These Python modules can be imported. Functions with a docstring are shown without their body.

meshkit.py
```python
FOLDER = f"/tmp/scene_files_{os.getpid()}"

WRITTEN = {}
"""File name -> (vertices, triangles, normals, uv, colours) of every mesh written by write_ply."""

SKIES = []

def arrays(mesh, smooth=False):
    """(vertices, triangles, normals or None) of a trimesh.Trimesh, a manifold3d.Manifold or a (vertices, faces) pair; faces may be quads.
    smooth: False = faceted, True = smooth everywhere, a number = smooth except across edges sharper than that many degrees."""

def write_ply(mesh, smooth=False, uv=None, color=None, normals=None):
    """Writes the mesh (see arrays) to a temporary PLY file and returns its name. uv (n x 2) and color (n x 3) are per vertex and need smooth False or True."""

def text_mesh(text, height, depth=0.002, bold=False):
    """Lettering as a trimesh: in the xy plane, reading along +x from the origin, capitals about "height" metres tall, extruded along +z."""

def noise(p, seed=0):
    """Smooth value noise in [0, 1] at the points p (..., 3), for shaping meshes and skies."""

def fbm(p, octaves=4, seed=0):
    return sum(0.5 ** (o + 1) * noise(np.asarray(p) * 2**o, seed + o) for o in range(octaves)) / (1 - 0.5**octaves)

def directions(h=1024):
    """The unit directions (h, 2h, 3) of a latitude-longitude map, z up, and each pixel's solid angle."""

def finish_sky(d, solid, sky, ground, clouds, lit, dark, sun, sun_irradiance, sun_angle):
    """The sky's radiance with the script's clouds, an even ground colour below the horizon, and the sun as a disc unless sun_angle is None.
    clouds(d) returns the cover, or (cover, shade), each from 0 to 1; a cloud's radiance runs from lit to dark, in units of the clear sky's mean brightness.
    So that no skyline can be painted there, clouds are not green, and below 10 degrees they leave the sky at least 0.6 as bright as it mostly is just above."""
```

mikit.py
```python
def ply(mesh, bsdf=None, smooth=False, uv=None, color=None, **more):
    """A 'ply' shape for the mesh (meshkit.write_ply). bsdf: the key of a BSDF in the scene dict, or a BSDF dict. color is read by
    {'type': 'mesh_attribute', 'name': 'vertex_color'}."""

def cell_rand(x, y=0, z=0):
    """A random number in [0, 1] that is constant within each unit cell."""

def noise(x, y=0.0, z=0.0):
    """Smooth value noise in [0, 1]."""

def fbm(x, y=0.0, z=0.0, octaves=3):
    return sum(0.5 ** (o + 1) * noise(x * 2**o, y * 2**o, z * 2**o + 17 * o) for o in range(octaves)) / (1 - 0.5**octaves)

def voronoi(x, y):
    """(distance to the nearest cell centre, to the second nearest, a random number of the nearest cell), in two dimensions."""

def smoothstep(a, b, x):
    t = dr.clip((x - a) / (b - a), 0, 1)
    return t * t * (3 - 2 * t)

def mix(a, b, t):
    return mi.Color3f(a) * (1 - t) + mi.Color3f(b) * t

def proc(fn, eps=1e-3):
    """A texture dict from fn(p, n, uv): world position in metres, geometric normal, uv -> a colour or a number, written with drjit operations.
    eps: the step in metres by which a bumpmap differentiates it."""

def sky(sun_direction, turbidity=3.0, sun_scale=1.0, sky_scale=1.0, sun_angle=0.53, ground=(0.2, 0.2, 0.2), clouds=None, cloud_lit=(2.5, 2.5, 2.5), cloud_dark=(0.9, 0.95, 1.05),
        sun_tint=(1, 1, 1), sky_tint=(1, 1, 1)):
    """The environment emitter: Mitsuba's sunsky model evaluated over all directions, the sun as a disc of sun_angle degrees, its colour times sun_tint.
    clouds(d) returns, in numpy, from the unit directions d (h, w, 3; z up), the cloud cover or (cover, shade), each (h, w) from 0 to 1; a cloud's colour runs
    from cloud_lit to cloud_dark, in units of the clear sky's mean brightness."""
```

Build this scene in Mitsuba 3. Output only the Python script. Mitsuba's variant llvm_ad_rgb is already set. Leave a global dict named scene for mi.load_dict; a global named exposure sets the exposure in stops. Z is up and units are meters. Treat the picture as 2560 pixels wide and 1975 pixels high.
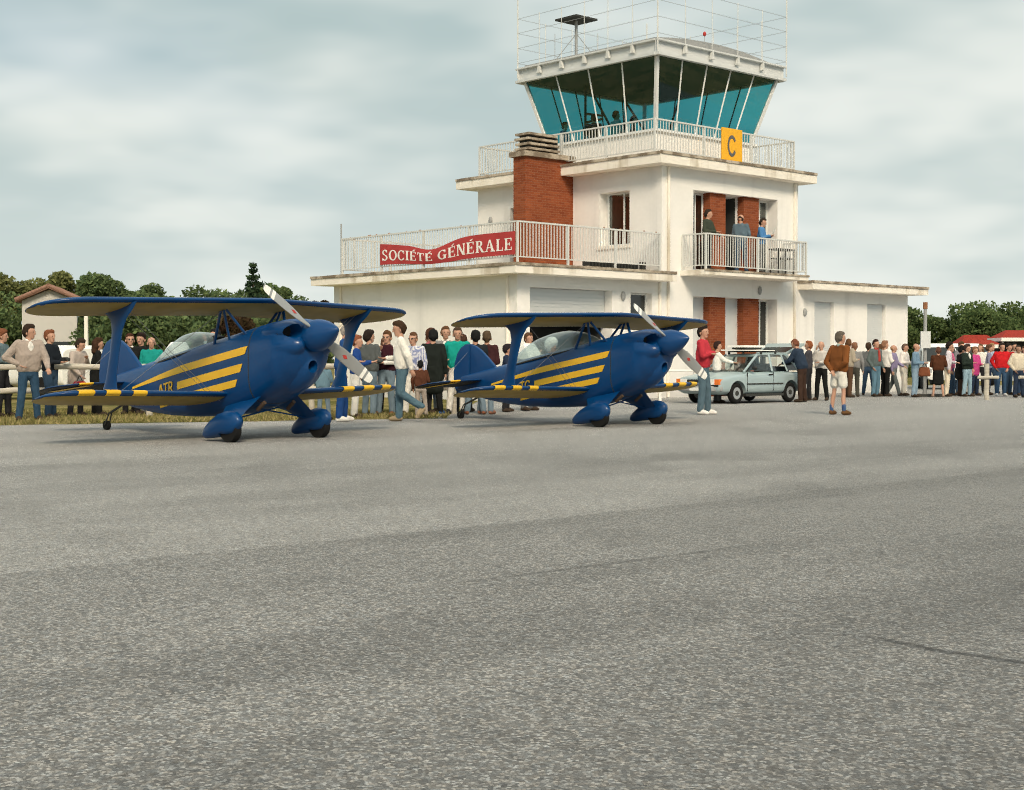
import math, random
import numpy as np, trimesh, manifold3d as m3
import mitsuba as mi, drjit as dr
import mikit, meshkit
from shapely.geometry import Polygon, Point, box as sbox
from shapely import affinity, union_all

scene, labels = {}, {}
T = mi.ScalarTransform4f
PI = math.pi
rng = np.random.default_rng(7)

# ------------------------------------------------------------------ camera, sky, exposure
EYE = 1.12
PITCH = math.radians(1.424)
scene['camera'] = {'type': 'perspective', 'fov': 39.15, 'fov_axis': 'x', 'near_clip': 0.1, 'far_clip': 6000.0,
    'to_world': T().look_at(origin=[0, 0, EYE], target=[0, math.cos(PITCH), EYE - math.sin(PITCH)], up=[0, 0, 1])}

def cloud_cover(d):
    z = np.maximum(d[..., 2], 0.0)
    k = 1.0 / (z + 0.23)
    q = np.stack([d[..., 0] * k * 1.1 + 3.1, d[..., 1] * k * 1.1 + 1.7, z * 0 + 0.5], -1)
    a = meshkit.fbm(q * 1.25, 5, 3)
    b = meshkit.fbm(q * np.array([2.1, 2.6, 1.0]) + 5.0, 4, 11)
    s = np.clip((a * 0.6 + b * 0.4 - 0.405) / 0.21, 0, 1)
    s = s * s * (3 - 2 * s)
    thin = np.clip((meshkit.fbm(q * 0.9 + 9.0, 4, 21) - 0.52) / 0.2, 0, 1)
    low = np.clip(1 - z / 0.22, 0, 1)
    return np.clip(0.97 - 0.2 * thin * (1 - low), 0, 1), np.clip(s * (1 - 0.55 * low), 0, 1)

SUN = np.array([0.14, -1.10, 0.80])
scene['sky'] = mikit.sky(SUN / np.linalg.norm(SUN), turbidity=3.5, sun_scale=0.61, sun_angle=18, clouds=cloud_cover,
    cloud_lit=(2.3, 2.4, 2.24), cloud_dark=(1.28, 1.58, 1.56), sun_tint=(0.94, 0.985, 1.06))
exposure = 2.0

# ------------------------------------------------------------------ materials
def rgb(c): return {'type': 'rgb', 'value': [float(x) for x in c]}
def two(b): return {'type': 'twosided', 'bsdf': b}
def pr(c, rough=0.5, **k):
    return {'type': 'principled', 'base_color': rgb(c) if isinstance(c, (tuple, list)) else c, 'roughness': rough, **k}
AX, AY = math.cos(math.radians(42.5)), math.sin(math.radians(42.5))
fbm, noise, mix, sst = mikit.fbm, mikit.noise, mikit.mix, mikit.smoothstep

def f_asphalt(p, n, uv):
    a = p.x * AX + p.y * AY
    b = -p.x * AY + p.y * AX
    d1, d2, r = mikit.voronoi(p.x * 90, p.y * 90)
    d3, d4, r2 = mikit.voronoi(p.x * 31 + 7, p.y * 31)
    c = 0.082 + 0.08 * r + 0.15 * r * r * r * r + 0.05 * (r2 - 0.5)
    c = c * (0.62 + 0.38 * sst(0.0, 0.32, d2 - d1))
    big = fbm(p.x * 0.35, p.y * 0.35, 0.0, 4)
    mott = fbm(p.x * 2.3 + 5, p.y * 2.3, 3.0, 3)
    streak = fbm(a * 0.16, b * 0.85 + 3, 7.0, 4)
    c = c * (0.88 + 0.26 * big) * (0.92 + 0.16 * mott)
    c = c * (1 - 0.20 * sst(0.58, 0.74, streak))
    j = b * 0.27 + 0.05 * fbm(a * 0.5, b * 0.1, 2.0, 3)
    falloff_lane = dr.floor(j)
    c = c * (0.76 + 0.86 * sst(-0.6, 5.5, falloff_lane + 1.6 * mikit.cell_rand(falloff_lane, 5, 9)))  # lanes darker near the camera: lens falloff and grazing brightening painted into the albedo
    jj = dr.abs(j - dr.floor(j) - 0.5)
    c = c * (1 - 0.35 * sst(0.014, 0.002, jj) * sst(0.35, 0.6, noise(a * 0.35, dr.floor(j) * 3.3)))
    stain = sst(0.62, 0.78, fbm(p.x * 0.8 + 31, p.y * 0.55 + 3, 1.0, 4))
    c = c * (1 - 0.18 * stain)
    # an open crack across the apron
    u = (p.x - 1.72) * 0.76 - (p.y - 5.5) * 0.65
    w = (p.x - 1.72) * 0.65 + (p.y - 5.5) * 0.76 + 0.16 * (fbm(u * 2.5, 4.0, 1.0, 3) - 0.5)
    c = c * (1 - 0.62 * sst(0.05, 0.008, dr.abs(w)) * sst(0.75, 0.45, dr.abs(u - 0.25)))
    hue = mikit.cell_rand(dr.floor(p.x * 55), dr.floor(p.y * 55), 3)
    return mix((1.05, 1.0, 0.92), (0.95, 1.0, 1.02), hue) * c * 1.12
def h_asphalt(p, n, uv):
    d1, d2, r = mikit.voronoi(p.x * 90, p.y * 90)
    return sst(0.0, 0.4, d2 - d1) * (0.5 + 0.5 * r)
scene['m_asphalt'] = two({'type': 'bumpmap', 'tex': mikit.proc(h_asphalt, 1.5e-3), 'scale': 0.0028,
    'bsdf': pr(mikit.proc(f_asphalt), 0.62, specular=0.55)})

def f_grass(p, n, uv):
    g = fbm(p.x * 1.2, p.y * 1.2, 0.0, 4)
    g2 = fbm(p.x * 9, p.y * 9, 2.0, 3)
    return mix((0.11, 0.11, 0.036), (0.27, 0.22, 0.10), sst(0.35, 0.65, g * 0.6 + g2 * 0.4))
scene['m_grass'] = two({'type': 'diffuse', 'reflectance': mikit.proc(f_grass)})

def f_plaster(p, n, uv):
    s = p.x * AX + p.y * AY
    t = -p.x * AY + p.y * AX
    big = fbm(p.x * 0.5, p.y * 0.5, p.z * 0.5, 4)
    fine = fbm(p.x * 14, p.y * 14, p.z * 14, 2)
    run = fbm((s + t) * 2.6, p.z * 0.22, 5.0, 4)
    c = 0.84 * (0.92 + 0.12 * big) * (0.97 + 0.06 * fine)
    c = c * (1 - 0.10 * sst(0.56, 0.8, run))
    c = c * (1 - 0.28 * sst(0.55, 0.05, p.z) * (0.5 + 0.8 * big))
    return mix((1.0, 0.98, 0.935), (0.97, 0.955, 0.92), run) * c
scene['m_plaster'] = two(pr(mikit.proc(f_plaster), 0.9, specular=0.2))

def f_slab(p, n, uv):
    s = p.x * AX + p.y * AY
    t = -p.x * AY + p.y * AX
    drip = fbm((s + t) * 3.1, p.z * 0.5, 1.0, 4)
    c = mix((0.82, 0.775, 0.69), (0.56, 0.50, 0.40), sst(0.54, 0.8, drip))
    return c * (0.93 + 0.12 * fbm(p.x * 6, p.y * 6, p.z * 6, 3))
scene['m_slab'] = two(pr(mikit.proc(f_slab), 0.9, specular=0.2))
def f_cap(p, n, uv):
    g = fbm(p.x * 4, p.y * 4, p.z * 4, 4)
    return mix((0.20, 0.16, 0.12), (0.46, 0.40, 0.32), sst(0.35, 0.65, g))
scene['m_cap'] = two(pr(mikit.proc(f_cap), 0.9, specular=0.2))

def brick_cells(p, n):
    s = p.x * AX + p.y * AY
    t = -p.x * AY + p.y * AX
    front = dr.abs(-n.x * AY + n.y * AX) > 0.7
    u = dr.select(front, s, t) / 0.228
    v = p.z / 0.073
    row = dr.floor(v)
    u = u + 0.5 * (row - 2 * dr.floor(row / 2))
    fu, fv = u - dr.floor(u), v - row
    edge = dr.minimum(dr.minimum(fu, 1 - fu) * 0.228, dr.minimum(fv, 1 - fv) * 0.073)
    return edge, mikit.cell_rand(dr.floor(u), row, 4)
def f_brick(p, n, uv):
    e, r = brick_cells(p, n)
    big = fbm(p.x * 2, p.y * 2, p.z * 2, 3)
    c = mix((0.20, 0.047, 0.018), (0.28, 0.076, 0.03), r) * (0.82 + 0.36 * big)
    return mix((0.27, 0.13, 0.08), c, sst(0.003, 0.007, e))
def h_brick(p, n, uv):
    e, r = brick_cells(p, n)
    return sst(0.002, 0.009, e) + 0.15 * r
scene['m_brick'] = two({'type': 'bumpmap', 'tex': mikit.proc(h_brick, 2e-3), 'scale': 0.008, 'bsdf': pr(mikit.proc(f_brick), 0.9, specular=0.2)})

def f_wood(p, n, uv):
    g = fbm(p.x * 2.2, p.y * 9, p.z * 26, 4)
    return mix((0.30, 0.27, 0.22), (0.62, 0.58, 0.50), g)
scene['m_wood'] = two(pr(mikit.proc(f_wood), 0.9, specular=0.15))
def f_blue(p, n, uv):
    g = fbm(p.x * 3, p.y * 3, p.z * 3, 4)
    return mix((0.0, 0.034, 0.128), (0.0, 0.050, 0.175), g)
scene['m_blue'] = two(pr(mikit.proc(f_blue), 0.30, specular=0.3, clearcoat=0.45, clearcoat_gloss=0.94))
scene['m_yellow'] = two(pr((0.74, 0.44, 0.02), 0.42, specular=0.4, clearcoat=0.2))
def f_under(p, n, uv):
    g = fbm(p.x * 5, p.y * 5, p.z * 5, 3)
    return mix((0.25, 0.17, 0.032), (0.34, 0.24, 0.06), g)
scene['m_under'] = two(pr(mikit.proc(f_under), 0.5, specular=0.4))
scene['m_hut'] = two(pr((0.52, 0.51, 0.48), 0.9, specular=0.2))
scene['m_black'] = two(pr((0.012, 0.012, 0.012), 0.6))
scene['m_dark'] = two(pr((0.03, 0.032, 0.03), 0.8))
scene['m_tyre'] = two(pr((0.010, 0.010, 0.010), 0.8, specular=0.2))
scene['m_prop'] = two(pr((0.36, 0.365, 0.36), 0.45, metallic=0.5))
scene['m_white'] = two(pr((0.78, 0.77, 0.73), 0.45))
scene['m_rail'] = two(pr((0.58, 0.59, 0.57), 0.5))
scene['m_rust'] = two(pr((0.26, 0.11, 0.05), 0.85))
scene['m_exhaust'] = two(pr((0.07, 0.045, 0.03), 0.7))
scene['m_steel'] = two(pr((0.55, 0.56, 0.56), 0.35, metallic=0.8))
scene['m_wire'] = two(pr((0.16, 0.17, 0.19), 0.5))
scene['m_grey'] = two(pr((0.30, 0.31, 0.31), 0.6))
scene['m_beam'] = two(pr((0.56, 0.58, 0.58), 0.55))
scene['m_shutter'] = two(pr((0.60, 0.62, 0.62), 0.55))
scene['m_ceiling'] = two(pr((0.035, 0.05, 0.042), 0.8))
scene['m_frame'] = two(pr((0.72, 0.73, 0.72), 0.5))
scene['m_red'] = two(pr((0.42, 0.045, 0.04), 0.7, specular=0.3))
scene['m_redroof'] = two(pr((0.26, 0.03, 0.018), 0.8, specular=0.2))
scene['m_banner'] = two(pr((0.40, 0.05, 0.05), 0.75, specular=0.2))
scene['m_sign'] = two(pr((0.80, 0.40, 0.01), 0.5))
scene['m_signletter'] = two(pr((0.10, 0.10, 0.10), 0.6))
scene['m_carblue'] = two(pr((0.36, 0.45, 0.465), 0.32, metallic=0.25, clearcoat=0.6, clearcoat_gloss=0.9))
scene['m_carwhite'] = two(pr((0.76, 0.76, 0.73), 0.35, clearcoat=0.5))
scene['m_orange'] = two(pr((0.75, 0.17, 0.02), 0.3))
def f_terra(p, n, uv):
    return mix((0.20, 0.105, 0.075), (0.30, 0.18, 0.135), fbm(p.x * 3, p.y * 3, p.z * 9, 3))
scene['m_terra'] = two(pr(mikit.proc(f_terra), 0.85, specular=0.2))
scene['m_cabglass'] = {'type': 'thindielectric', 'specular_transmittance': rgb((0.20, 0.60, 0.64)), 'specular_reflectance': rgb((0.8, 0.9, 0.9))}
scene['m_glass'] = {'type': 'thindielectric', 'specular_transmittance': rgb((0.80, 0.88, 0.86))}
scene['m_canopy'] = {'type': 'blendbsdf', 'weight': 0.20, 'a': {'type': 'thindielectric', 'specular_transmittance': rgb((0.84, 0.93, 0.92))},
    'b': two(pr((0.55, 0.66, 0.66), 0.4))}  # pale diffuse share paints in sky sheen, along with dusty plexiglass
scene['m_window'] = two(pr((0.020, 0.024, 0.024), 0.10, specular=0.6))
VC = {'type': 'mesh_attribute', 'name': 'vertex_color'}
def h_cloth(p, n, uv):
    return fbm(p.x * 16, p.y * 16, p.z * 11, 3)
scene['m_cloth'] = two({'type': 'bumpmap', 'tex': mikit.proc(h_cloth, 4e-3), 'scale': 0.035, 'bsdf': pr(VC, 0.85, specular=0.15)})
scene['m_skin'] = two(pr(VC, 0.55, specular=0.35))
scene['m_leaf'] = {'type': 'principledthin', 'base_color': VC, 'roughness': 0.7, 'diff_trans': 0.7, 'spec_trans': 0.0}
scene['m_blade'] = two({'type': 'diffuse', 'reflectance': VC})
scene['m_bark'] = two({'type': 'diffuse', 'reflectance': rgb((0.10, 0.08, 0.06))})

# ------------------------------------------------------------------ helpers
used = {}
def num(key):
    """key, or key_001, key_002 ... when it is taken"""
    n = used.get(key, 0)
    used[key] = n + 1
    return key if n == 0 else f'{key}_{n:03d}'
def thing(name, label, cat, group=None):
    k = num(name)
    labels[k] = {'label': label, 'category': cat}
    if group: labels[k]['group'] = group
    return k
def structure(name, label=None):
    k = num(name)
    labels[k] = {'kind': 'structure'}
    if label: labels[k]['label'] = label
    return k
def add(parent, part, mesh, mat, smooth=False, M=None, label=None, color=None, stuff=False, category=None):
    k = num(parent + '__' + part) if part else parent
    if M is not None:
        mesh = as_tm(mesh).copy(); mesh.apply_transform(M)
    scene[k] = mikit.ply(mesh, mat, smooth, color=color)
    if label: labels.setdefault(k, {})['label'] = label
    if stuff: labels.setdefault(k, {})['kind'] = 'stuff'
    return k
def add_copy(parent, part, shape, M):
    k = num(parent + '__' + part)
    scene[k] = {**shape, 'to_world': T(np.asarray(M, float))}
    return k
def as_tm(m):
    if isinstance(m, m3.Manifold):
        q = m.to_mesh()
        return trimesh.Trimesh(np.array(q.vert_properties[:, :3], float), np.array(q.tri_verts), process=False)
    return m
def to_m3(t):
    return m3.Manifold(m3.Mesh(np.asarray(t.vertices, np.float32), np.asarray(t.faces, np.uint32)))
def bx(x0, x1, y0, y1, z0, z1):
    b = trimesh.creation.box((abs(x1 - x0), abs(y1 - y0), abs(z1 - z0)))
    b.apply_translation(((x0 + x1) / 2, (y0 + y1) / 2, (z0 + z1) / 2))
    return b
def mbx(x0, x1, y0, y1, z0, z1):
    return m3.Manifold.cube((x1 - x0, y1 - y0, z1 - z0)).translate((x0, y0, z0))
def cat(*ms):
    out = []
    for m in ms: out += list(m) if isinstance(m, (list, tuple)) else [m]
    return trimesh.util.concatenate([as_tm(m) for m in out])
def tube(p, q, r, r1=None, n=8, flat=None):
    p, q = np.asarray(p, float), np.asarray(q, float)
    r1 = r if r1 is None else r1
    d = q - p; L = np.linalg.norm(d); d = d / L
    x = np.cross(d, [0, 0, 1] if abs(d[2]) < 0.95 else [1, 0, 0]); x /= np.linalg.norm(x); y = np.cross(d, x)
    a = np.arange(n) * 2 * PI / n
    ring = np.cos(a)[:, None] * x + np.sin(a)[:, None] * y
    return loft([p + ring * r, q + ring * r1])
def loft(rings, closed_ends=True):
    """rings: list of (n,3) loops -> closed mesh"""
    R = np.asarray(rings, float); m, n = R.shape[:2]
    V = R.reshape(-1, 3); F = []
    for i in range(m - 1):
        a = i * n + np.arange(n); b = i * n + (np.arange(n) + 1) % n
        F.append(np.stack([a, b, b + n], 1)); F.append(np.stack([a, b + n, a + n], 1))
    if closed_ends:
        c0, c1 = len(V), len(V) + 1
        V = np.vstack([V, R[0].mean(0), R[-1].mean(0)])
        a = np.arange(n); b = (a + 1) % n
        F.append(np.stack([b, a, a * 0 + c0], 1)); o = (m - 1) * n
        F.append(np.stack([o + a, o + b, a * 0 + c1], 1))
    t = trimesh.Trimesh(V, np.vstack(F), process=False)
    if t.volume < 0: t.invert()
    return t
def grid(P):
    """(m,n,3) points -> open sheet"""
    P = np.asarray(P, float); m, n = P.shape[:2]
    i = (np.arange(m - 1)[:, None] * n + np.arange(n - 1)).ravel()
    F = np.vstack([np.stack([i, i + 1, i + n + 1], 1), np.stack([i, i + n + 1, i + n], 1)])
    return trimesh.Trimesh(P.reshape(-1, 3), F, process=False)
def prism(poly, z0, z1):
    m = trimesh.creation.extrude_polygon(poly, z1 - z0, engine='earcut'); m.apply_translation((0, 0, z0)); return m
def rotz(deg):
    a = math.radians(deg); M = np.eye(4); M[:2, :2] = [[math.cos(a), -math.sin(a)], [math.sin(a), math.cos(a)]]; return M
def trans(x, y, z=0):
    M = np.eye(4); M[:3, 3] = (x, y, z); return M
def scal(x, y=None, z=None):
    M = np.eye(4); M[0, 0] = x; M[1, 1] = x if y is None else y; M[2, 2] = x if z is None else z; return M
def colors(mesh, c, var=0.0, seed=0):
    m = as_tm(mesh); n = len(m.vertices)
    C = np.tile(np.asarray(c, float), (n, 1))
    if var:
        C *= (1 + var * (meshkit.fbm(np.asarray(m.vertices) * 6, 3, seed)[:, None] - 0.5) * 2)
    return np.clip(C, 0, 1)

# ------------------------------------------------------------------ the ground
structure('ground', 'rough flat grassland reaching to the horizon beyond the airfield')
add('ground', None, grid(np.array([[[x, y, -0.012] for x in np.linspace(-2500, 2500, 9)] for y in np.linspace(-400, 4500, 9)])), 'm_grass')
structure('apron', 'grey weathered asphalt apron with dark streaks and a crack')
apron_poly = Polygon([(-60, -12), (60, -12), (60, 62), (17, 62), (2.2, 41.0), (-0.9, 38.6), (-1.1, 31.0), (-1.6, 27.2), (-8.7, 24.4), (-22, 19.5), (-60, 9)])
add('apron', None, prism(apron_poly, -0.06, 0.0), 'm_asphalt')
structure('verge', 'strip of dry grass between the apron and the fence')
verge_poly = Polygon([(-60, 9.0), (-22, 19.5), (-8.7, 24.4), (-1.6, 27.2), (-1.1, 31.0), (-0.9, 38.6), (-6, 46), (-60, 40)])
vm = trimesh.creation.triangulate_polygon(verge_poly.buffer(0.0), engine='earcut')
add('verge', None, trimesh.Trimesh(np.c_[vm[0], np.full(len(vm[0]), 0.004)], vm[1]), 'm_grass')
def grass_blades():
    r = np.random.default_rng(5)
    P = []
    while len(P) < 24000:
        x, y = r.uniform(-14, -1.25), r.uniform(22, 31)
        edge = 24.4 + (x + 8.7) * 0.394 + 0.22 * math.sin(x * 3.1) * math.sin(x * 1.3 + 1)
        if y < edge or (y > edge + 2.6 and r.random() < 0.55): continue
        if meshkit.noise(np.array([[x * 1.3, y * 1.3, 0]]))[0] + r.uniform(-.25, .25) < 0.33: continue
        P.append((x, y))
    P = np.array(P); n = len(P)
    h = r.uniform(0.03, 0.105, n) * (0.7 + 0.6 * meshkit.noise(np.c_[P * 0.9, np.zeros(n)]))
    a = r.uniform(0, 2 * PI, n); w = 0.011; lean = r.uniform(0, 0.06, (n, 2)) * r.choice([-1, 1], (n, 2))
    dx, dy = np.cos(a) * w, np.sin(a) * w
    V = np.stack([np.c_[P[:, 0] - dx, P[:, 1] - dy, np.full(n, 0.0)], np.c_[P[:, 0] + dx, P[:, 1] + dy, np.full(n, 0.0)], np.c_[P + lean, h]], 1).reshape(-1, 3)
    k = r.random(n)[:, None]
    C = (np.array([0.13, 0.14, 0.04]) * (1 - k) + np.array([0.38, 0.31, 0.15]) * k) * r.uniform(0.7, 1.2, (n, 1))
    return trimesh.Trimesh(V, np.arange(3 * n).reshape(-1, 3), process=False), np.repeat(C, 3, 0)
gm, gc = grass_blades()
labels['grass'] = {'kind': 'stuff', 'label': 'short dry grass along the fence at the apron edge', 'category': 'grass'}
add('grass', None, gm, 'm_blade', color=gc)
# ------------------------------------------------------------------ the control tower building (local frame: x along the fronts, y along the sides)
BM = trans(4.326, 41.73) @ rotz(42.5) @ scal(0.957)
tower = thing('control_tower', 'white airfield control tower with a glazed cab, brick chimney and flat-roofed wings', 'control tower')
def part(name, mesh, mat, smooth=False, label=None, under=None, **k):
    return add(under or tower, name, mesh, mat, smooth, M=BM, label=label, **k)

# walls, cut out of solid blocks
body = mbx(0, 6.82, 0, 8.43, -0.1, 7.02)
body -= mbx(1.463, 5.71, -0.1, 0.39, 3.88, 6.4)            # balcony loggia
body -= mbx(1.463, 5.71, -0.1, 0.39, -0.2, 3.13)           # ground-floor loggia
for s0, s1 in ((1.463, 2.43), (3.2, 4.12), (4.9, 5.71)):
    body -= mbx(s0, s1, 0.3, 1.6, 3.95, 6.38)
    body -= mbx(s0, s1, 0.3, 0.62, 0.05, 3.11)
body -= mbx(-0.1, 0.34, 1.32, 2.606, 4.72, 6.39)           # side window
body -= mbx(0.05, 1.4, 1.42, 2.5, 4.75, 6.36)
body -= mbx(-0.1, 0.22, 5.7, 6.79, 3.82, 6.25)             # terrace door
part('wall', body, 'm_plaster', label='white plastered walls of the tower block')
wing = mbx(-5.94, -0.002, 0, 8.6, -0.1, 3.5)
wing -= mbx(-5.46, -2.16, -0.1, 4.5, -0.2, 3.18)
wing += mbx(-5.46, -2.161, 4.0, 4.4, -0.1, 3.18)
wing -= mbx(-1.37, -0.42, -0.1, 0.3, 2.3, 3.15)
part('wall', wing, 'm_plaster', label='white plastered garage wing on the left')
rwing = mbx(6.823, 13.5, 0, 7.0, -0.1, 3.5)
rwing -= mbx(7.77, 8.9, -0.1, 0.2, 1.0, 3.13)
rwing -= mbx(10.9, 12.06, -0.1, 0.2, 1.0, 3.13)
part('wall', rwing, 'm_plaster', label='white plastered low wing on the right')

# flat roof slabs: white fascia below, weathered edge strip above
def slab(s0, s1, t0, t1, z0, z1, label):
    k = part('roof_slab', bx(s0, s1, t0, t1, z0, z1 - 0.075), 'm_slab', label=label)
    r = 0.05
    segs = []
    rr = np.random.default_rng(int(abs(s0 * 100)) + 3)
    for (a0, a1, side) in ((t0, t1, 'l'), (s0, s1, 'f'), (t0, t1, 'r')):
        x = a0
        while x < a1 - 0.01:
            e = min(a1, x + 0.5 + 0.08 * rr.random())
            o, hz = 0.03 + 0.012 * rr.random(), z1 + 0.012 * rr.random()
            if side == 'l': segs.append(bx(s0 - o, s0 + 0.25, x + 0.006, e - 0.006, z1 - 0.073, hz))
            elif side == 'r': segs.append(bx(s1 - 0.25, s1 + o, x + 0.006, e - 0.006, z1 - 0.073, hz))
            else: segs.append(bx(x + 0.006, e - 0.006, t0 - o, t0 + 0.25, z1 - 0.071, hz + 0.003))
            x = e
    part('edge_tile', cat(segs), 'm_cap', under=k, stuff=True)
    part('roof_gravel', bx(s0 + 0.26, s1 - 0.26, t0 + 0.26, t1 - 0.01, z1 - 0.07, z1 - 0.03), 'm_cap', under=k)
slab(-0.55, 7.25, -0.45, 8.95, 7.02, 7.36, 'white flat roof slab jutting out round the tower block')
slab(-6.55, -0.003, -0.6, 9.0, 3.5, 3.78, 'white flat roof slab of the garage wing')
slab(6.83, 13.9, -0.6, 7.5, 3.5, 3.78, 'white flat roof slab of the right wing')

# railings
bal_mesh = bx(-0.011, 0.011, -0.011, 0.011, 0, 1)
bal_shape = mikit.ply(bal_mesh, 'm_rail')
def railing(pts, z0, z1, label, step=0.115, post_every=2.05, lower=0.12, rust=False, under=None):
    root = num((under or tower) + '__railing'); labels[root] = {'label': label}
    rails = []
    for (x0, y0), (x1, y1) in zip(pts[:-1], pts[1:]):
        p, q = np.array([x0, y0]), np.array([x1, y1]); L = np.linalg.norm(q - p); d = (q - p) / L
        n = np.array([-d[1], d[0]]) * 0.025
        def bar(a, b, za, zb, w=0.025):
            nn = np.array([-d[1], d[0]]) * w
            c = [p + d * a - nn, p + d * b - nn, p + d * b + nn, p + d * a + nn]
            return prism(Polygon(c), za, zb)
        rails.append(bar(-0.02, L + 0.02, z1 - 0.045, z1)); rails.append(bar(0, L, z0 + lower, z0 + lower + 0.03, 0.018))
        m = max(1, round(L / post_every))
        for i in range(m + 1):
            a = L * i / m
            add(root, 'post', bar(a - 0.028, a + 0.028, z0 - 0.03, z1 - 0.047, 0.028), 'm_rail', M=BM)
        k = int(L / step)
        for i in range(1, k):
            c = p + d * (L * i / k)
            if min(abs(L * i / k - L * j / m) for j in range(m + 1)) < 0.04: continue
            add_copy(root, 'baluster', bal_shape, BM @ trans(c[0], c[1], z0 + lower + 0.031) @ scal(1, 1, z1 - z0 - lower - 0.08))
    k = num(root + '__handrail'); 
    mm = cat(rails); mm.apply_transform(BM); scene[k] = mikit.ply(mm, 'm_rail')
    if rust:
        rr = np.random.default_rng(3); sp = []
        for i in range(26):
            j = rr.integers(len(pts) - 1); u = rr.random(); c = np.array(pts[j]) * (1 - u) + np.array(pts[j + 1]) * u
            e = rr.uniform(0.02, 0.09); sp.append(bx(c[0] - e, c[0] + e, c[1] - e, c[1] + e, z1 - 0.012, z1 + 0.006) if False else trimesh.creation.icosphere(1, rr.uniform(0.016, 0.034)).apply_translation((c[0], c[1], z1)))
        mm = cat(sp); mm.apply_transform(BM); kk = num(root + '__rust_spot'); scene[kk] = mikit.ply(mm, 'm_rust'); labels[kk] = {'kind': 'stuff'}
    return root
railing([(-0.25, 8.2), (-5.9, 8.2), (-5.9, 0.03), (-0.05, 0.03)], 3.86, 4.985, 'rusting white railing round the terrace of the garage wing', rust=True)
railing([(0.93, -0.05), (0.93, -0.95), (5.97, -0.95), (5.97, -0.05)], 3.88, 4.99, 'white railing of the front balcony')
railing([(-0.3, 8.0), (-0.3, 0.02), (6.6, 0.02), (6.6, 8.0), (-0.3, 8.0)], 7.36, 8.42, 'white railing on the upper roof slab', step=0.13)
part('flag_pole', tube((-5.9, 8.26, 3.8), (-5.9, 8.26, 5.45), 0.025), 'm_grey')

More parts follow.
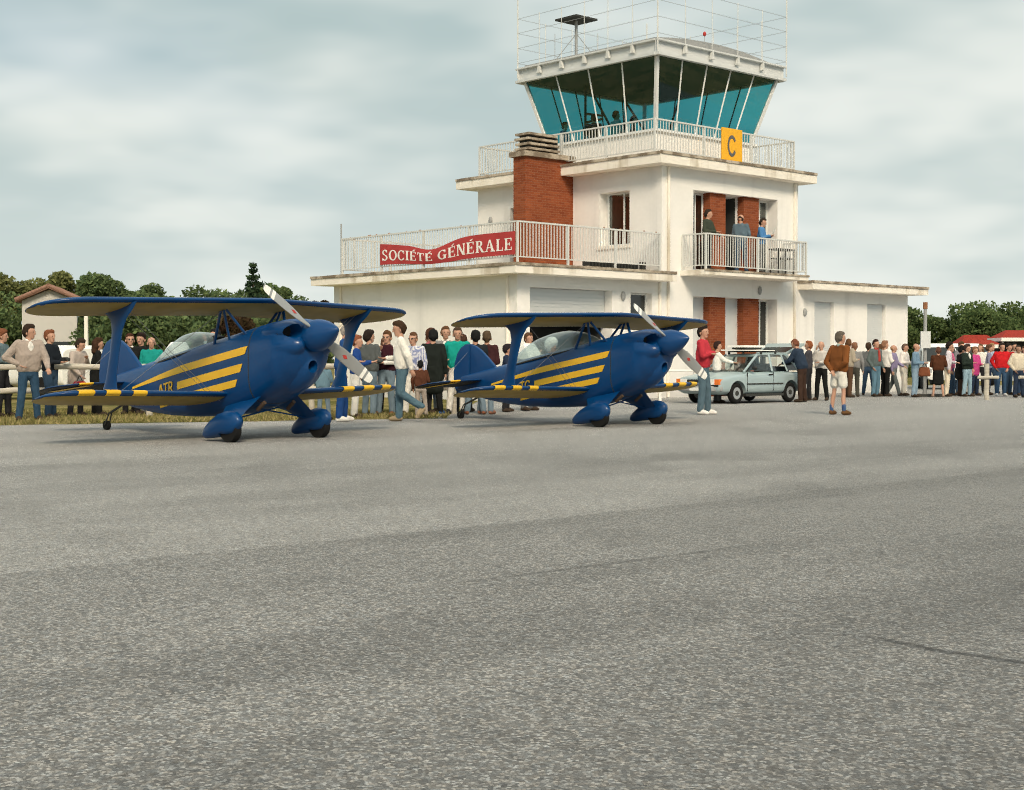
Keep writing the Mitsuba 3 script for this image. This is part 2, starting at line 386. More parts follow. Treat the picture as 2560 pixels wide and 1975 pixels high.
# balcony
b = part('balcony', bx(0.85, 6.05, -1.0, -0.002, 3.73, 3.88), 'm_slab', label='thin white balcony slab on the front of the tower')
part('edge_strip', bx(0.82, 6.08, -1.03, -0.99, 3.84, 3.90), 'm_cap', under=b)

# brick piers and what is between them
for s0, s1 in ((2.43, 3.2), (4.12, 4.9)):
    part('brick_pier', bx(s0, s1, 0.14, 0.42, 3.882, 6.398), 'm_brick', label='red brick pier behind the balcony')
    part('brick_pier', bx(s0, s1, 0.14, 0.42, -0.05, 3.128), 'm_brick', label='red brick pier on the ground floor')
def window(s0, s1, t, z0, z1, axis='f', mullions=(0.5,), under=None, pane='m_window', label=None, deep=0.05):
    """frame and panes in the plane t of the front (axis f) or of the side (axis l)"""
    k = num(tower + '__window')
    w = 0.045
    def B(a0, a1, d0, d1, za, zb): return bx(a0, a1, t + d0, t + d1, za, zb) if axis == 'f' else bx(t + d0, t + d1, a0, a1, za, zb)
    fr = [B(s0, s0 + w, 0, deep, z0, z1), B(s1 - w, s1, 0, deep, z0, z1), B(s0 + w, s1 - w, 0, deep, z1 - w, z1), B(s0 + w, s1 - w, 0, deep, z0, z0 + w)]
    xs = [s0 + w] + [s0 + (s1 - s0) * m for m in mullions] + [s1 - w]
    for m in xs[1:-1]: fr.append(B(m - 0.025, m + 0.025, 0.002, deep - 0.002, z0 + w, z1 - w))
    mm = cat(fr); mm.apply_transform(BM); scene[k] = mikit.ply(mm, 'm_frame')
    if label: labels[k] = {'label': label}
    for a, c in zip(xs[:-1], xs[1:]):
        add(k, 'pane', B(a + 0.02, c - 0.02, deep * 0.4, deep * 0.4 + 0.006, z0 + w - 0.01, z1 - w + 0.01), pane, M=BM)
    return k
window(1.47, 2.425, 0.42, 3.96, 6.37, mullions=(0.62,), pane='m_glass', label='glazed balcony door left of the brick piers')
window(4.905, 5.705, 0.42, 3.96, 6.37, pane='m_glass', label='glazed balcony door right of the brick piers')
part('door_leaf', bx(3.24, 3.30, 0.45, 1.2, 3.96, 6.3), 'm_frame', label='balcony door standing open')
for s0, s1 in ((1.463, 2.43), (3.2, 4.12), (4.9, 5.71)):
    part('dark_backing', cat(bx(s0, s1, 1.5, 1.58, 3.96, 6.37), bx(s0 + .002, s0 + .02, 0.5, 1.5, 3.96, 6.37), bx(s1 - .02, s1 - .002, 0.5, 1.5, 3.96, 6.37)), 'm_dark', label='dark panels added behind the balcony doors to paint in a dim room')  # near-black panels over pale plaster, the dimness is put into their colour
part('curtain', bx(3.62, 3.86, 1.0, 1.03, 4.1, 6.1), 'm_shutter', label='pale curtain strip behind the open balcony door')
window(1.42, 2.5, 0.27, 4.73, 6.38, axis='l', mullions=(0.36,), pane='m_glass', label='upper side window of the tower block')
part('dark_backing', cat(bx(1.3, 1.38, 1.43, 2.49, 4.76, 6.35), bx(0.34, 1.3, 2.46, 2.49, 4.76, 6.35)), 'm_dark', label='dark panels added behind the side window to paint in a dim room')  # dark back and side panel, shade of the room put into the colour
part('window_sill', bx(-0.06, 0.2, 1.25, 2.68, 4.62, 4.72), 'm_slab')
part('shutter', bx(1.47, 2.425, 0.40, 0.46, 0.02, 3.12), 'm_shutter', label='closed white shutter left of the ground-floor piers')
part('shutter', bx(3.205, 4.115, 0.40, 0.46, 0.02, 3.12), 'm_shutter', label='closed white shutter between the ground-floor piers')
window(4.905, 5.705, 0.40, 0.1, 3.11, pane='m_window', label='dark glazed door right of the ground-floor piers')
window(-1.36, -0.43, 0.22, 2.31, 3.14, mullions=(), label='small high window in the garage wing')
part('terrace_door', bx(0.14, 0.2, 5.72, 6.77, 3.83, 6.23), 'm_grey', label='grey door to the terrace beside the chimney')

# shutters with slats, and the garage door
def slats(s0, s1, t, z0, z1, h, name, label):
    k = part(name, bx(s0, s1, t + 0.012, t + 0.04, z0, z1), 'm_shutter', label=label)
    n = int((z1 - z0) / h)
    sh = mikit.ply(cat(bx(s0 + 0.01, s1 - 0.01, t - 0.006, t + 0.011, 0.005, h * 0.86)), 'm_shutter')
    for i in range(n):
        add_copy(k, 'slat', sh, BM @ trans(0, 0, z0 + i * (z1 - z0) / n))
slats(7.79, 8.88, 0.13, 1.02, 3.12, 0.075, 'roller_shutter', 'closed roller shutter of the first window in the right wing')
slats(10.92, 12.04, 0.13, 1.02, 3.12, 0.075, 'roller_shutter', 'closed roller shutter of the second window in the right wing')
slats(-5.44, -2.18, 0.31, 2.12, 3.17, 0.1, 'garage_door', 'grey roller door half raised over a dark garage')
for s0, s1 in ((7.70, 8.97), (10.83, 12.13)):
    part('window_sill', bx(s0, s1, -0.06, 0.1, 0.92, 0.998), 'm_slab')
part('garage_shade_lining', cat(bx(-5.45, -5.43, 0.45, 4.0, 0, 3.17), bx(-2.19, -2.17, 0.45, 4.0, 0, 3.17), bx(-5.43, -2.19, 1.9, 1.92, 0, 3.17), bx(-5.43, -2.19, 0.45, 4.0, 3.14, 3.17), bx(-5.43, -2.19, 0.5, 1.9, 0.004, 0.02)), 'm_dark', label='dark panels added inside the garage to paint in its unlit look')  # dark sheets cover the pale walls, so the gloom is painted
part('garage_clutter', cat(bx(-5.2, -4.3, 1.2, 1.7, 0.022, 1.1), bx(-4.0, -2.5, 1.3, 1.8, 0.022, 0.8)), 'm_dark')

# chimney
ch = part('chimney', bx(-2.1, -0.003, 3.79, 4.33, 3.72, 7.5), 'm_brick', label='broad red brick chimney stack')
part('cap', bx(-2.2, 0.02, 3.68, 4.44, 7.502, 7.66), 'm_cap', under=ch)
for i in range(4):
    part('cowl_slab', bx(-2.02 + 0.03 * (i % 2), -0.62 - 0.05 * i, 3.74, 4.38, 7.72 + i * 0.155, 7.79 + i * 0.155), 'm_cap', under=ch)
part('flue_block', cat(*[bx(-1.9 + j * 0.5, -1.62 + j * 0.5, 3.86, 4.26, 7.662, 8.19) for j in range(3)]), 'm_dark', under=ch)

# pipes and lamps
for (x, y, z1) in ((-5.985, 0.36, 3.48), (-5.985, 8.2, 3.48), (0.27, -0.05, 7.0), (6.6, -0.05, 7.0), (-0.12, -0.05, 3.48)):
    part('downpipe', tube((x, y, 0.02), (x, y, z1), 0.045), 'm_slab')
def lamp(p, axis):
    e = trimesh.creation.icosphere(2, 1.0)
    e.apply_scale((0.085, 0.06, 0.14) if axis == 'f' else (0.06, 0.085, 0.14)); e.apply_translation(p)
    part('wall_lamp', e, 'm_grey', True)
lamp((-1.72, -0.03, 3.03), 'f'); lamp((-0.03, 7.75, 5.9), 'l'); lamp((4.75, -0.03, 3.4), 'f'); lamp((7.2, -0.03, 2.75), 'f'); lamp((1.0, 3.2, 7.8), 'l')

# the cab
cab = num(tower + '__cab'); labels[cab] = {'label': 'glass control cab with outward-leaning windows'}
S0, S1, Q0, Q1 = 1.0, 5.75, 1.15, 5.95       # sill
R0, R1, U0, U1 = 0.3, 6.48, 0.46, 6.6        # roof
ZS, ZR = 8.28, 10.47
def cpart(name, mesh, mat, **k): return add(cab, name, mesh, mat, M=BM, **k)
cpart('base', bx(S0 - 0.06, S1 + 0.06, Q0 - 0.06, Q1 + 0.06, 7.3, ZS), 'm_plaster')
cpart('sill', bx(S0 - 0.16, S1 + 0.16, Q0 - 0.16, Q1 + 0.16, ZS, ZS + 0.07), 'm_frame')
lo = np.array([[S0, Q0], [S1, Q0], [S1, Q1], [S0, Q1]]); hi = np.array([[R0 + .12, U0 + .12], [R1 - .12, U0 + .12], [R1 - .12, U1 - .12], [R0 + .12, U1 - .12]])
ZB = ZS + 0.07
for i in range(4):
    j = (i + 1) % 4
    n = 5 if i in (0, 2) else 4
    cpart('corner_post', tube([*lo[i], ZB], [*hi[i], ZR], 0.075, n=4), 'm_frame')
    for k in range(n):
        a, c = k / n, (k + 1) / n
        P = [np.r_[lo[i] * (1 - a) + lo[j] * a, ZB], np.r_[lo[i] * (1 - c) + lo[j] * c, ZB], np.r_[hi[i] * (1 - c) + hi[j] * c, ZR], np.r_[hi[i] * (1 - a) + hi[j] * a, ZR]]
        cpart('pane', trimesh.Trimesh(P, [[0, 1, 2], [0, 2, 3]]), 'm_cabglass')
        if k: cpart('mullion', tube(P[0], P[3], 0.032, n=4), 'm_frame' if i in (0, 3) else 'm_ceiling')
cpart('ceiling', bx(R0 + 0.1, R1 - 0.1, U0 + 0.1, U1 - 0.1, ZR, ZR + 0.08), 'm_ceiling')
for p, q in (((2.2, 5.4, 7.9), (2.2, 5.4, 10.46)), ((2.35, 5.35, 10.4), (3.3, 4.7, 8.3)), ((2.2, 5.4, 9.5), (2.75, 5.1, 9.45)), ((2.2, 5.4, 9.2), (2.75, 5.1, 9.35)),
             ((4.3, 5.5, 7.9), (4.3, 5.5, 10.46)), ((4.3, 5.45, 10.1), (4.7, 4.4, 8.4)), ((5.2, 4.6, 8.4), (5.4, 3.9, 10.4))):
    cpart('brace', tube(p, q, 0.06 if p[:2] == q[:2] else 0.04, n=4), 'm_ceiling')
cpart('console', bx(1.5, 2.6, 1.7, 5.0, 7.9, 8.45), 'm_ceiling')
cpart('console', bx(2.7, 5.2, 1.6, 2.3, 7.9, 8.4), 'm_ceiling')

rf = cpart('roof', cat(bx(R0, R1, U0, U1, ZR + 0.082, ZR + 0.2)), 'm_beam', label='pale grey roof frame of the cab')
def beam(a0, a1, axis, c, sgn):
    """a channel with flanges along one edge of the roof"""
    out = []
    for (d, zz0, zz1) in ((0.15, ZR - 0.03, ZR + 0.06), (0.02, ZR + 0.06, ZR + 0.41), (0.15, ZR + 0.41, ZR + 0.46)):
        lo_, hi_ = sorted((c, c + sgn * d))
        out.append(bx(a0, a1, lo_, hi_, zz0, zz1) if axis == 'f' else bx(lo_, hi_, a0, a1, zz0, zz1))
    return cat(out)
cpart('edge_beam', beam(R0 - 0.1, R1 + 0.1, 'f', U0, -1), 'm_beam')
cpart('edge_beam', beam(R0 - 0.1, R1 + 0.1, 'f', U1, 1), 'm_beam')
cpart('edge_beam', beam(U0 + 0.002, U1 - 0.002, 'l', R0, -1), 'm_beam')
cpart('edge_beam', beam(U0 + 0.002, U1 - 0.002, 'l', R1, 1), 'm_beam')
# shallow vaulted roof sheet
xs = np.linspace(R0 + 0.05, R1 - 0.05, 21)
top = ZR + 0.46 + 0.30 * (1 - ((xs - 3.2) / 3.4) ** 2)
vault = np.array([[[x, y, z] for x, z in zip(xs, top)] for y in (U0 + 0.06, U1 - 0.06)])
prof = Polygon([(xs[0], ZR + 0.21)] + list(zip(xs, top)) + [(xs[-1], ZR + 0.21)])
vm_ = prism(prof, 0, U1 - U0 - 0.3)
vm_.apply_transform(np.array([[1, 0, 0, 0], [0, 0, -1, U1 - 0.15], [0, 1, 0, 0], [0, 0, 0, 1]], float))
cpart('vault', vm_, 'm_grey', label='low vaulted roof sheet on top of the cab')
# posts, brackets and wires of the roof rail
rr_root = num(tower + '__roof_rail'); labels[rr_root] = {'label': 'thin wire railing on tall posts round the cab roof'}
edges = [((R0 - 0.12, U1), (R0 - 0.12, U0 - 0.12), 6), ((R0 - 0.12, U0 - 0.12), (R1 + 0.12, U0 - 0.12), 5), ((R1 + 0.12, U0 - 0.12), (R1 + 0.12, U1), 6), ((R1 + 0.12, U1), (R0 - 0.12, U1), 5)]
wires = []
for ei, (p, q, n) in enumerate(edges):
    p, q = np.array(p), np.array(q)
    for i in range(n):
        c = p * (1 - i / n) + q * (i / n)
        tall = 2.95 if i == 0 else 2.15
        add(rr_root, 'post', tube((*c, ZR + 0.12), (*c, ZR + tall), 0.024 if i == 0 else 0.012, n=6), 'm_rail', M=BM)
        if i:
            o = 0.0
            e = prism(Polygon([(-0.075, 0), (0.075, 0), (0.03, 0.24), (-0.03, 0.24)]), -0.05, 0.05)
            Mx = trans(c[0], c[1], ZR + 0.16) @ rotz(90 if ei in (0, 2) else 0) @ np.array([[1, 0, 0, 0], [0, 0, -1, 0], [0, 1, 0, 0], [0, 0, 0, 1]], float)
            add(rr_root, 'bracket', e, 'm_rail', M=BM @ Mx)
    for zz in (0.62, 1.12, 1.62, 2.1):
        wires.append(tube((*p, ZR + zz), (*q, ZR + zz), 0.0065, n=4))
mm = cat(wires); mm.apply_transform(BM); add(rr_root, 'wire', mm, 'm_grey')

def local(s, t, z=0.0):
    v = BM @ np.array([s, t, z, 1.0]); return v[:3]
# things that stand on or hang from the tower
ant = thing('antenna_table', 'dark square antenna platform on a braced mast above the cab roof', 'antenna')
ax_, ay_ = 1.25, 4.9
add(ant, 'mast', tube((ax_, ay_, ZR + 0.6), (ax_, ay_, ZR + 1.92), 0.05), 'm_grey', M=BM)
add(ant, 'platform', cat(bx(ax_ - .5, ax_ + .5, ay_ - .5, ay_ + .5, ZR + 1.92, ZR + 1.98)), 'm_dark', M=BM)
for sx, sy in ((-1, -1), (1, -1), (1, 1), (-1, 1)):
    add(ant, 'leg', tube((ax_ + sx * .5, ay_ + sy * .5, ZR + .6), (ax_ + sx * .5, ay_ + sy * .5, ZR + 1.5), 0.012, n=4), 'm_grey', M=BM)
    add(ant, 'brace', tube((ax_ + sx * .5, ay_ + sy * .5, ZR + .6), (ax_ - sx * .02, ay_ + sy * .02, ZR + 1.5), 0.012, n=4), 'm_grey', M=BM)
ol = thing('obstruction_light', 'small red warning light on a thin rod over the cab roof', 'warning light')
add(ol, 'rod', tube((4.6, 2.2, ZR + 0.7), (4.6, 2.2, ZR + 1.48), 0.012, n=5), 'm_grey', M=BM)
lens = trimesh.creation.icosphere(2, 0.055); lens.apply_scale((1, 1, 1.5)); lens.apply_translation((4.6, 2.2, ZR + 1.55)); add(ol, 'lens', lens, 'm_red', True, M=BM)

# letter C board on the upper railing
cs = thing('letter_board', 'square yellow board with a dark letter C hung on the upper railing', 'sign')
add(cs, 'board', bx(2.78, 3.79, -0.045, -0.015, 7.40, 8.47), 'm_sign', M=BM)
ring = Point(0, 0).buffer(0.34, 24).difference(Point(0, 0).buffer(0.235, 24)).difference(Polygon([(0, 0), (1, 0.62), (1, -0.62)]))
ring = affinity.scale(ring, 0.62, 1.0, origin=(0, 0))
cm = prism(ring, 0, 0.012)
cm.apply_transform(trans(3.27, -0.047, 7.92) @ np.array([[1, 0, 0, 0], [0, 0, 1, -0.012], [0, 1, 0, 0], [0, 0, 0, 1]], float)); add(cs, 'letter', cm, 'm_signletter', M=BM)

# the banner with serif capitals
def serif(ch):
    """capital letter of height 1 as a shapely shape, and its width"""
    st, th, sf = 0.17, 0.075, 0.06
    def V(x, w=st, y0=0, y1=1, serifs=(1, 1)):
        g = [sbox(x, y0, x + w, y1)]
        if serifs[0]: g.append(sbox(x - sf, y0, x + w + sf, y0 + th))
        if serifs[1]: g.append(sbox(x - sf, y1 - th, x + w + sf, y1))
        return g
    def arc(cx, cy, rx, ry, a0, a1, w0=st, w1=th):
        a = np.radians(np.linspace(a0, a1, 24)); o, i = [], []
        for t in a:
            k = abs(math.cos(t)); w = w1 + (w0 - w1) * k
            o.append((cx + rx * math.cos(t), cy + ry * math.sin(t))); i.append((cx + (rx - w) * math.cos(t), cy + (ry - (w1 + (w0 - w1) * k)) * math.sin(t)))
        return [Polygon(o + i[::-1]).buffer(0)]
    acc = [Polygon([(0.26, 1.08), (0.40, 1.08), (0.54, 1.24), (0.40, 1.24)])]
    if ch == 'I': return union_all(V(0.07)), 0.31
    if ch == 'E' or ch == 'É':
        g = V(0.07) + [sbox(0.07, 0, 0.62, th), sbox(0.07, 1 - th, 0.60, 1), sbox(0.2, 0.47, 0.48, 0.47 + th), sbox(0.56, 0, 0.62, 0.26), sbox(0.545, 0.76, 0.60, 1), sbox(0.43, 0.38, 0.48, 0.64)]
        return union_all(g + (acc if ch == 'É' else [])), 0.68
    if ch == 'L': return union_all(V(0.07) + [sbox(0.07, 0, 0.60, th), sbox(0.54, 0, 0.60, 0.28)]), 0.64
    if ch == 'T': return union_all(V(0.25, serifs=(1, 0)) + [sbox(0.0, 1 - th, 0.67, 1), sbox(0, 0.72, 0.055, 1), sbox(0.615, 0.72, 0.67, 1)]), 0.69
    if ch == 'N': return union_all(V(0.06, 0.085) + V(0.62, 0.085) + [Polygon([(0.06, 1), (0.26, 1), (0.70, 0), (0.54, 0)])]), 0.79
    if ch == 'A': return union_all([Polygon([(0.05, 0), (0.13, 0), (0.37, 0.86), (0.33, 1)]), Polygon([(0.33, 1), (0.43, 1), (0.73, 0), (0.54, 0)]), sbox(0.18, 0.3, 0.56, 0.3 + th), sbox(-0.02, 0, 0.22, th), sbox(0.45, 0, 0.80, th)]), 0.80
    if ch == 'R': return union_all(V(0.07) + arc(0.33, 0.74, 0.28, 0.26, -90, 90) + [sbox(0.2, 1 - th, 0.34, 1), sbox(0.2, 0.48, 0.34, 0.48 + th), Polygon([(0.28, 0.5), (0.46, 0.5), (0.76, 0), (0.56, 0)]), sbox(0.54, 0, 0.80, th)]), 0.79
    if ch == 'O': return union_all(arc(0.40, 0.5, 0.39, 0.52, 0, 360)), 0.80
    if ch == 'C': return union_all(arc(0.40, 0.5, 0.39, 0.52, 48, 312) + [sbox(0.63, 0.66, 0.69, 0.98), sbox(0.63, 0.08, 0.68, 0.26)]), 0.73
    if ch == 'G': return union_all(arc(0.40, 0.5, 0.39, 0.52, 48, 330) + [sbox(0.63, 0.66, 0.69, 0.98), sbox(0.56, 0.04, 0.73, 0.42), sbox(0.48, 0.38, 0.79, 0.45)]), 0.80
    if ch == 'S':
        g = arc(0.30, 0.755, 0.25, 0.26, 30, 270, 0.13, 0.09) + arc(0.30, 0.255, 0.26, 0.27, -150, 90, 0.13, 0.09) + [sbox(0.46, 0.74, 0.52, 0.98), sbox(0.03, 0.0, 0.09, 0.25)]
        return union_all(g), 0.60
bn = thing('banner', 'long red cloth banner with white capitals sagging along the terrace railing', 'banner')
BT0, BT1 = 6.15, 0.06       # from its left end to its right end along the railing
def bsurf(u, v, off=0.0):
    """u 0..1 along, v 0..1 up -> local point; the top edge sags and the cloth bellies out"""
    t = BT0 + (BT1 - BT0) * u
    sag = 0.30 * np.exp(-((u - 0.40) / 0.17) ** 2) + 0.05 * np.exp(-((u - 0.15) / 0.1) ** 2)
    zb = 4.05 - 0.09 * np.exp(-((u - 0.42) / 0.2) ** 2)
    zt = 4.69 - sag
    w = 0.035 + 0.05 * np.exp(-((u - 0.4) / 0.2) ** 2) * np.sin(v * PI) + 0.012 * np.sin(u * 41) * (0.3 + v * (1 - v) * 2)
    return np.stack([-5.93 - w - off, t, zb + (zt - zb) * v], -1)
uu, vv = np.meshgrid(np.linspace(0, 1, 90), np.linspace(0, 1, 12))
add(bn, 'cloth', grid(bsurf(uu, vv)), 'm_banner', True, M=BM)
def letters(text, u0, u1, v0, v1, gap=0.09):
    shapes, x = [], 0.0
    for ch in text:
        if ch == ' ': x += 0.42; continue
        g, w = serif(ch); shapes.append((ch, affinity.translate(g, x, 0))); x += w + gap
    x -= gap; out = []
    for ch, g in shapes:
        g = g.segmentize(0.06)
        for pl in getattr(g, 'geoms', [g]):
            m = prism(pl, 0, 1); 
            for _ in range(2):
                m = m.subdivide() if m.edges_unique_length.max() > 0.35 else m
            P = np.asarray(m.vertices)
            m.vertices = bsurf(u0 + (u1 - u0) * P[:, 0] / x, v0 + (v1 - v0) * P[:, 1], 0.004 + 0.006 * P[:, 2])
            out.append((ch, m))
    return out
for ch, m in letters('SOCIÉTÉ GÉNÉRALE', 0.018, 0.985, 0.2, 0.72):
    add(bn, 'letter', m, 'm_white', M=BM)
# weather bits
gr = thing('terrace_grille', 'low dark slatted grille lying on the terrace against the tower', 'grille')
add(gr, 'frame', cat(bx(-2.6, -0.15, 0.62, 0.9, 3.79, 3.84), bx(-0.32, -0.15, 0.5, 0.62, 3.79, 4.12)), 'm_dark', M=BM)
gsh = mikit.ply(bx(-0.03, 0.03, 0.60, 0.86, 0.0, 0.22), 'm_dark')
for i in range(16): add_copy(gr, 'slat', gsh, BM @ trans(-2.5 + i * 0.14, 0.0, 3.842))
vb = thing('roof_box', 'small dark box standing on the right wing roof beside the tower', 'roof box')
add(vb, 'case', bx(7.5, 8.0, 0.9, 1.25, 3.78, 3.98), 'm_dark', M=BM); add(vb, 'leg', bx(7.55, 7.62, 1.0, 1.1, 3.74, 3.778), 'm_grey', M=BM)
tb = thing('balcony_table', 'dark narrow table at the right end of the balcony', 'table')
add(tb, 'tabletop', bx(4.95, 5.85, -0.62, -0.22, 4.70, 4.75), 'm_dark', M=BM)
for x, y in ((5.0, -.58), (5.8, -.58), (5.0, -.26), (5.8, -.26)): add(tb, 'leg', bx(x - .02, x + .02, y - .02, y + .02, 3.88, 4.70), 'm_dark', M=BM)
add(tb, 'shelf', bx(5.0, 5.8, -0.60, -0.24, 4.42, 4.45), 'm_dark', M=BM)
# ------------------------------------------------------------------ the two biplanes (frame: x forward, y to the left wing, z up; origin between the main wheels)
SLOPE = 0.186
ALPHA = math.atan(SLOPE)
def axis_z(x): return 1.427 - (1.25 - x) * SLOPE
SPH = np.asarray(trimesh.creation.icosphere(1).vertices)
def superellipse(hw, zt, zb, x, n=28, e=2.6, yc=0.0):
    a = np.arange(n) * 2 * PI / n + PI / n
    c, s = np.cos(a), np.sin(a)
    y = np.sign(c) * np.abs(c) ** (2 / e) * hw; z = np.sign(s) * np.abs(s) ** (2 / e)
    return np.stack([np.full(n, x), y + yc, (zt + zb) / 2 + z * (zt - zb) / 2], 1)
FUS = np.array([  # x, half width, top, bottom, squareness
    (0.80, 0.215, 1.52, 1.06, 2.0), (0.76, 0.30, 1.55, 0.96, 2.2), (0.66, 0.375, 1.575, 0.82, 2.5), (0.48, 0.42, 1.578, 0.68, 2.9), (0.2, 0.42, 1.54, 0.55, 3.2),
    (-0.1, 0.415, 1.485, 0.44, 3.4), (-0.5, 0.41, 1.405, 0.335, 3.6), (-1.0, 0.405, 1.315, 0.285, 3.8), (-1.5, 0.385, 1.225, 0.265, 3.8), (-2.1, 0.33, 1.12, 0.265, 3.4),
    (-2.7, 0.25, 1.01, 0.30, 3.0), (-3.2, 0.175, 0.915, 0.36, 2.8), (-3.6, 0.11, 0.84, 0.44, 2.6), (-3.95, 0.045, 0.78, 0.54, 2.2)])
def fus_half(x, z):
    """half width of the fuselage side at station x and height z"""
    xs = FUS[::-1, 0]
    hw, zt, zb, e = (np.interp(x, xs, FUS[::-1, k]) for k in (1, 2, 3, 4))
    s = np.clip(np.abs((z - (zt + zb) / 2) / ((zt - zb) / 2)), 0, 0.999)
    return hw * (1 - s ** e) ** (1 / e)
def naca(n=14, th=0.12):
    x = 0.5 * (1 - np.cos(np.linspace(0, PI, n)))
    y = 5 * th * (0.2969 * np.sqrt(x) - 0.126 * x - 0.3516 * x ** 2 + 0.2843 * x ** 3 - 0.1036 * x ** 4)
    return x, y
def wing_planform(y, span, le0, sweep, chord, tip):
    """leading and trailing edge at spanwise place y"""
    a = abs(y); le = le0 - sweep * a; te = le0 - sweep * a - chord
    k = np.clip((a - (span - tip)) / tip, 0, 1); f = math.sqrt(max(1 - k ** 2.4, 0.0))
    mid = le - 0.42 * chord
    return mid + (le - mid) * (0.04 + 0.96 * f), mid + (te - mid) * (0.04 + 0.96 * f)
def wing_stations(span, tip):
    a = np.concatenate([np.linspace(0, span - tip, 9), span - tip * (1 - np.sin(np.linspace(0, PI / 2, 9))[1:])])
    return np.concatenate([-a[::-1], a[1:]])
def wing_mesh(span, le0, z0, sweep, chord, tip, dihedral=0.0, th=0.115):
    x, y = naca(16, th); rings = []
    for s in wing_stations(span, tip):
        le, te = wing_planform(s, span, le0, sweep, chord, tip); c = le - te
        px = np.concatenate([le - x * c, (le - x * c)[-2:0:-1]]); pz = np.concatenate([y * c, (-y * c)[-2:0:-1]])
        rings.append(np.stack([px, np.full(len(px), s), z0 + dihedral * abs(s) + pz - (le0 - px) * SLOPE], 1))
    return loft(rings)
def wing_skin(span, le0, z0, sweep, chord, tip, dihedral, th, s0, s1, f0, f1, upper, off=0.004, n=10, m=24):
    """a thin covering on part of the wing: span s0..s1, chord fraction f0..f1"""
    P = []
    for s in np.linspace(s0, s1, m):
        le, te = wing_planform(s, span, le0, sweep, chord, tip); c = le - te; row = []
        for f in np.linspace(f0, f1, n):
            y = 5 * th * (0.2969 * math.sqrt(abs(f)) - 0.126 * f - 0.3516 * f ** 2 + 0.2843 * f ** 3 - 0.1036 * f ** 4)
            px = le - f * c; row.append((px, s, z0 + dihedral * abs(s) + (y * c + off) * (1 if upper else -1) - (le0 - px) * SLOPE))
        P.append(row)
    return grid(P)
def le_block(args, s0, s1):
    """a band wrapped round the leading edge"""
    span, le0, z0, sweep, chord, tip, dih, th = args; P = []
    for s in np.linspace(s0, s1, 5):
        le, te = wing_planform(s, span, le0, sweep, chord, tip); c = le - te; row = []
        for f, u in [(0.16, 1), (0.09, 1), (0.045, 1), (0.015, 1), (0.002, 1), (0.002, -1), (0.012, -1), (0.03, -1), (0.05, -1)]:
            y = 5 * th * (0.2969 * math.sqrt(f) - 0.126 * f - 0.3516 * f ** 2)
            px = le - f * c + 0.005 * (1 - min(f * 12, 1)); row.append((px, s, z0 + dih * abs(s) + (y * c + 0.005) * u - (le0 - px) * SLOPE))
        P.append(row)
    return grid(P)
def flat_plate(pts, y0, y1, edge=0.5):
    """a plate in the x-z plane, thinner towards its rim: fin and rudder"""
    pg = Polygon(pts); inner = pg.buffer(-0.05); rings = []
    a = np.asarray(pg.exterior.segmentize(0.08).coords)[:-1]
    yc, w = (y0 + y1) / 2, (y1 - y0) / 2
    c = np.array(pg.centroid.coords[0])
    def ring(k, yy): return np.stack([c[0] + (a[:, 0] - c[0]) * k, np.full(len(a), yy), c[1] + (a[:, 1] - c[1]) * k], 1)
    return loft([ring(0.9, yc - w), ring(0.98, yc - w * 0.7), ring(1, yc), ring(0.98, yc + w * 0.7), ring(0.9, yc + w)])
def strut(p, q, chord=0.05, thick=0.022):
    """faired tube, its wide side along x"""
    p, q = np.asarray(p, float), np.asarray(q, float); d = (q - p) / np.linalg.norm(q - p)
    x = np.array([1, 0, 0]) - d * d[0]; x /= np.linalg.norm(x); y = np.cross(d, x)
    a = np.arange(10) * 2 * PI / 10; ring = np.cos(a)[:, None] * x * chord / 2 + np.sin(a)[:, None] * y * thick / 2
    return loft([p + ring, q + ring])
UP = (3.0, -0.02, 1.835, 0.117, 1.0, 0.62, 0.0, 0.115)
LW = (2.88, -0.46, 0.60, 0.0, 0.96, 0.62, 0.025, 0.115)
def join_tubes(ms): return m3.Manifold.batch_boolean([to_m3(m) for m in ms], m3.OpType.Add)
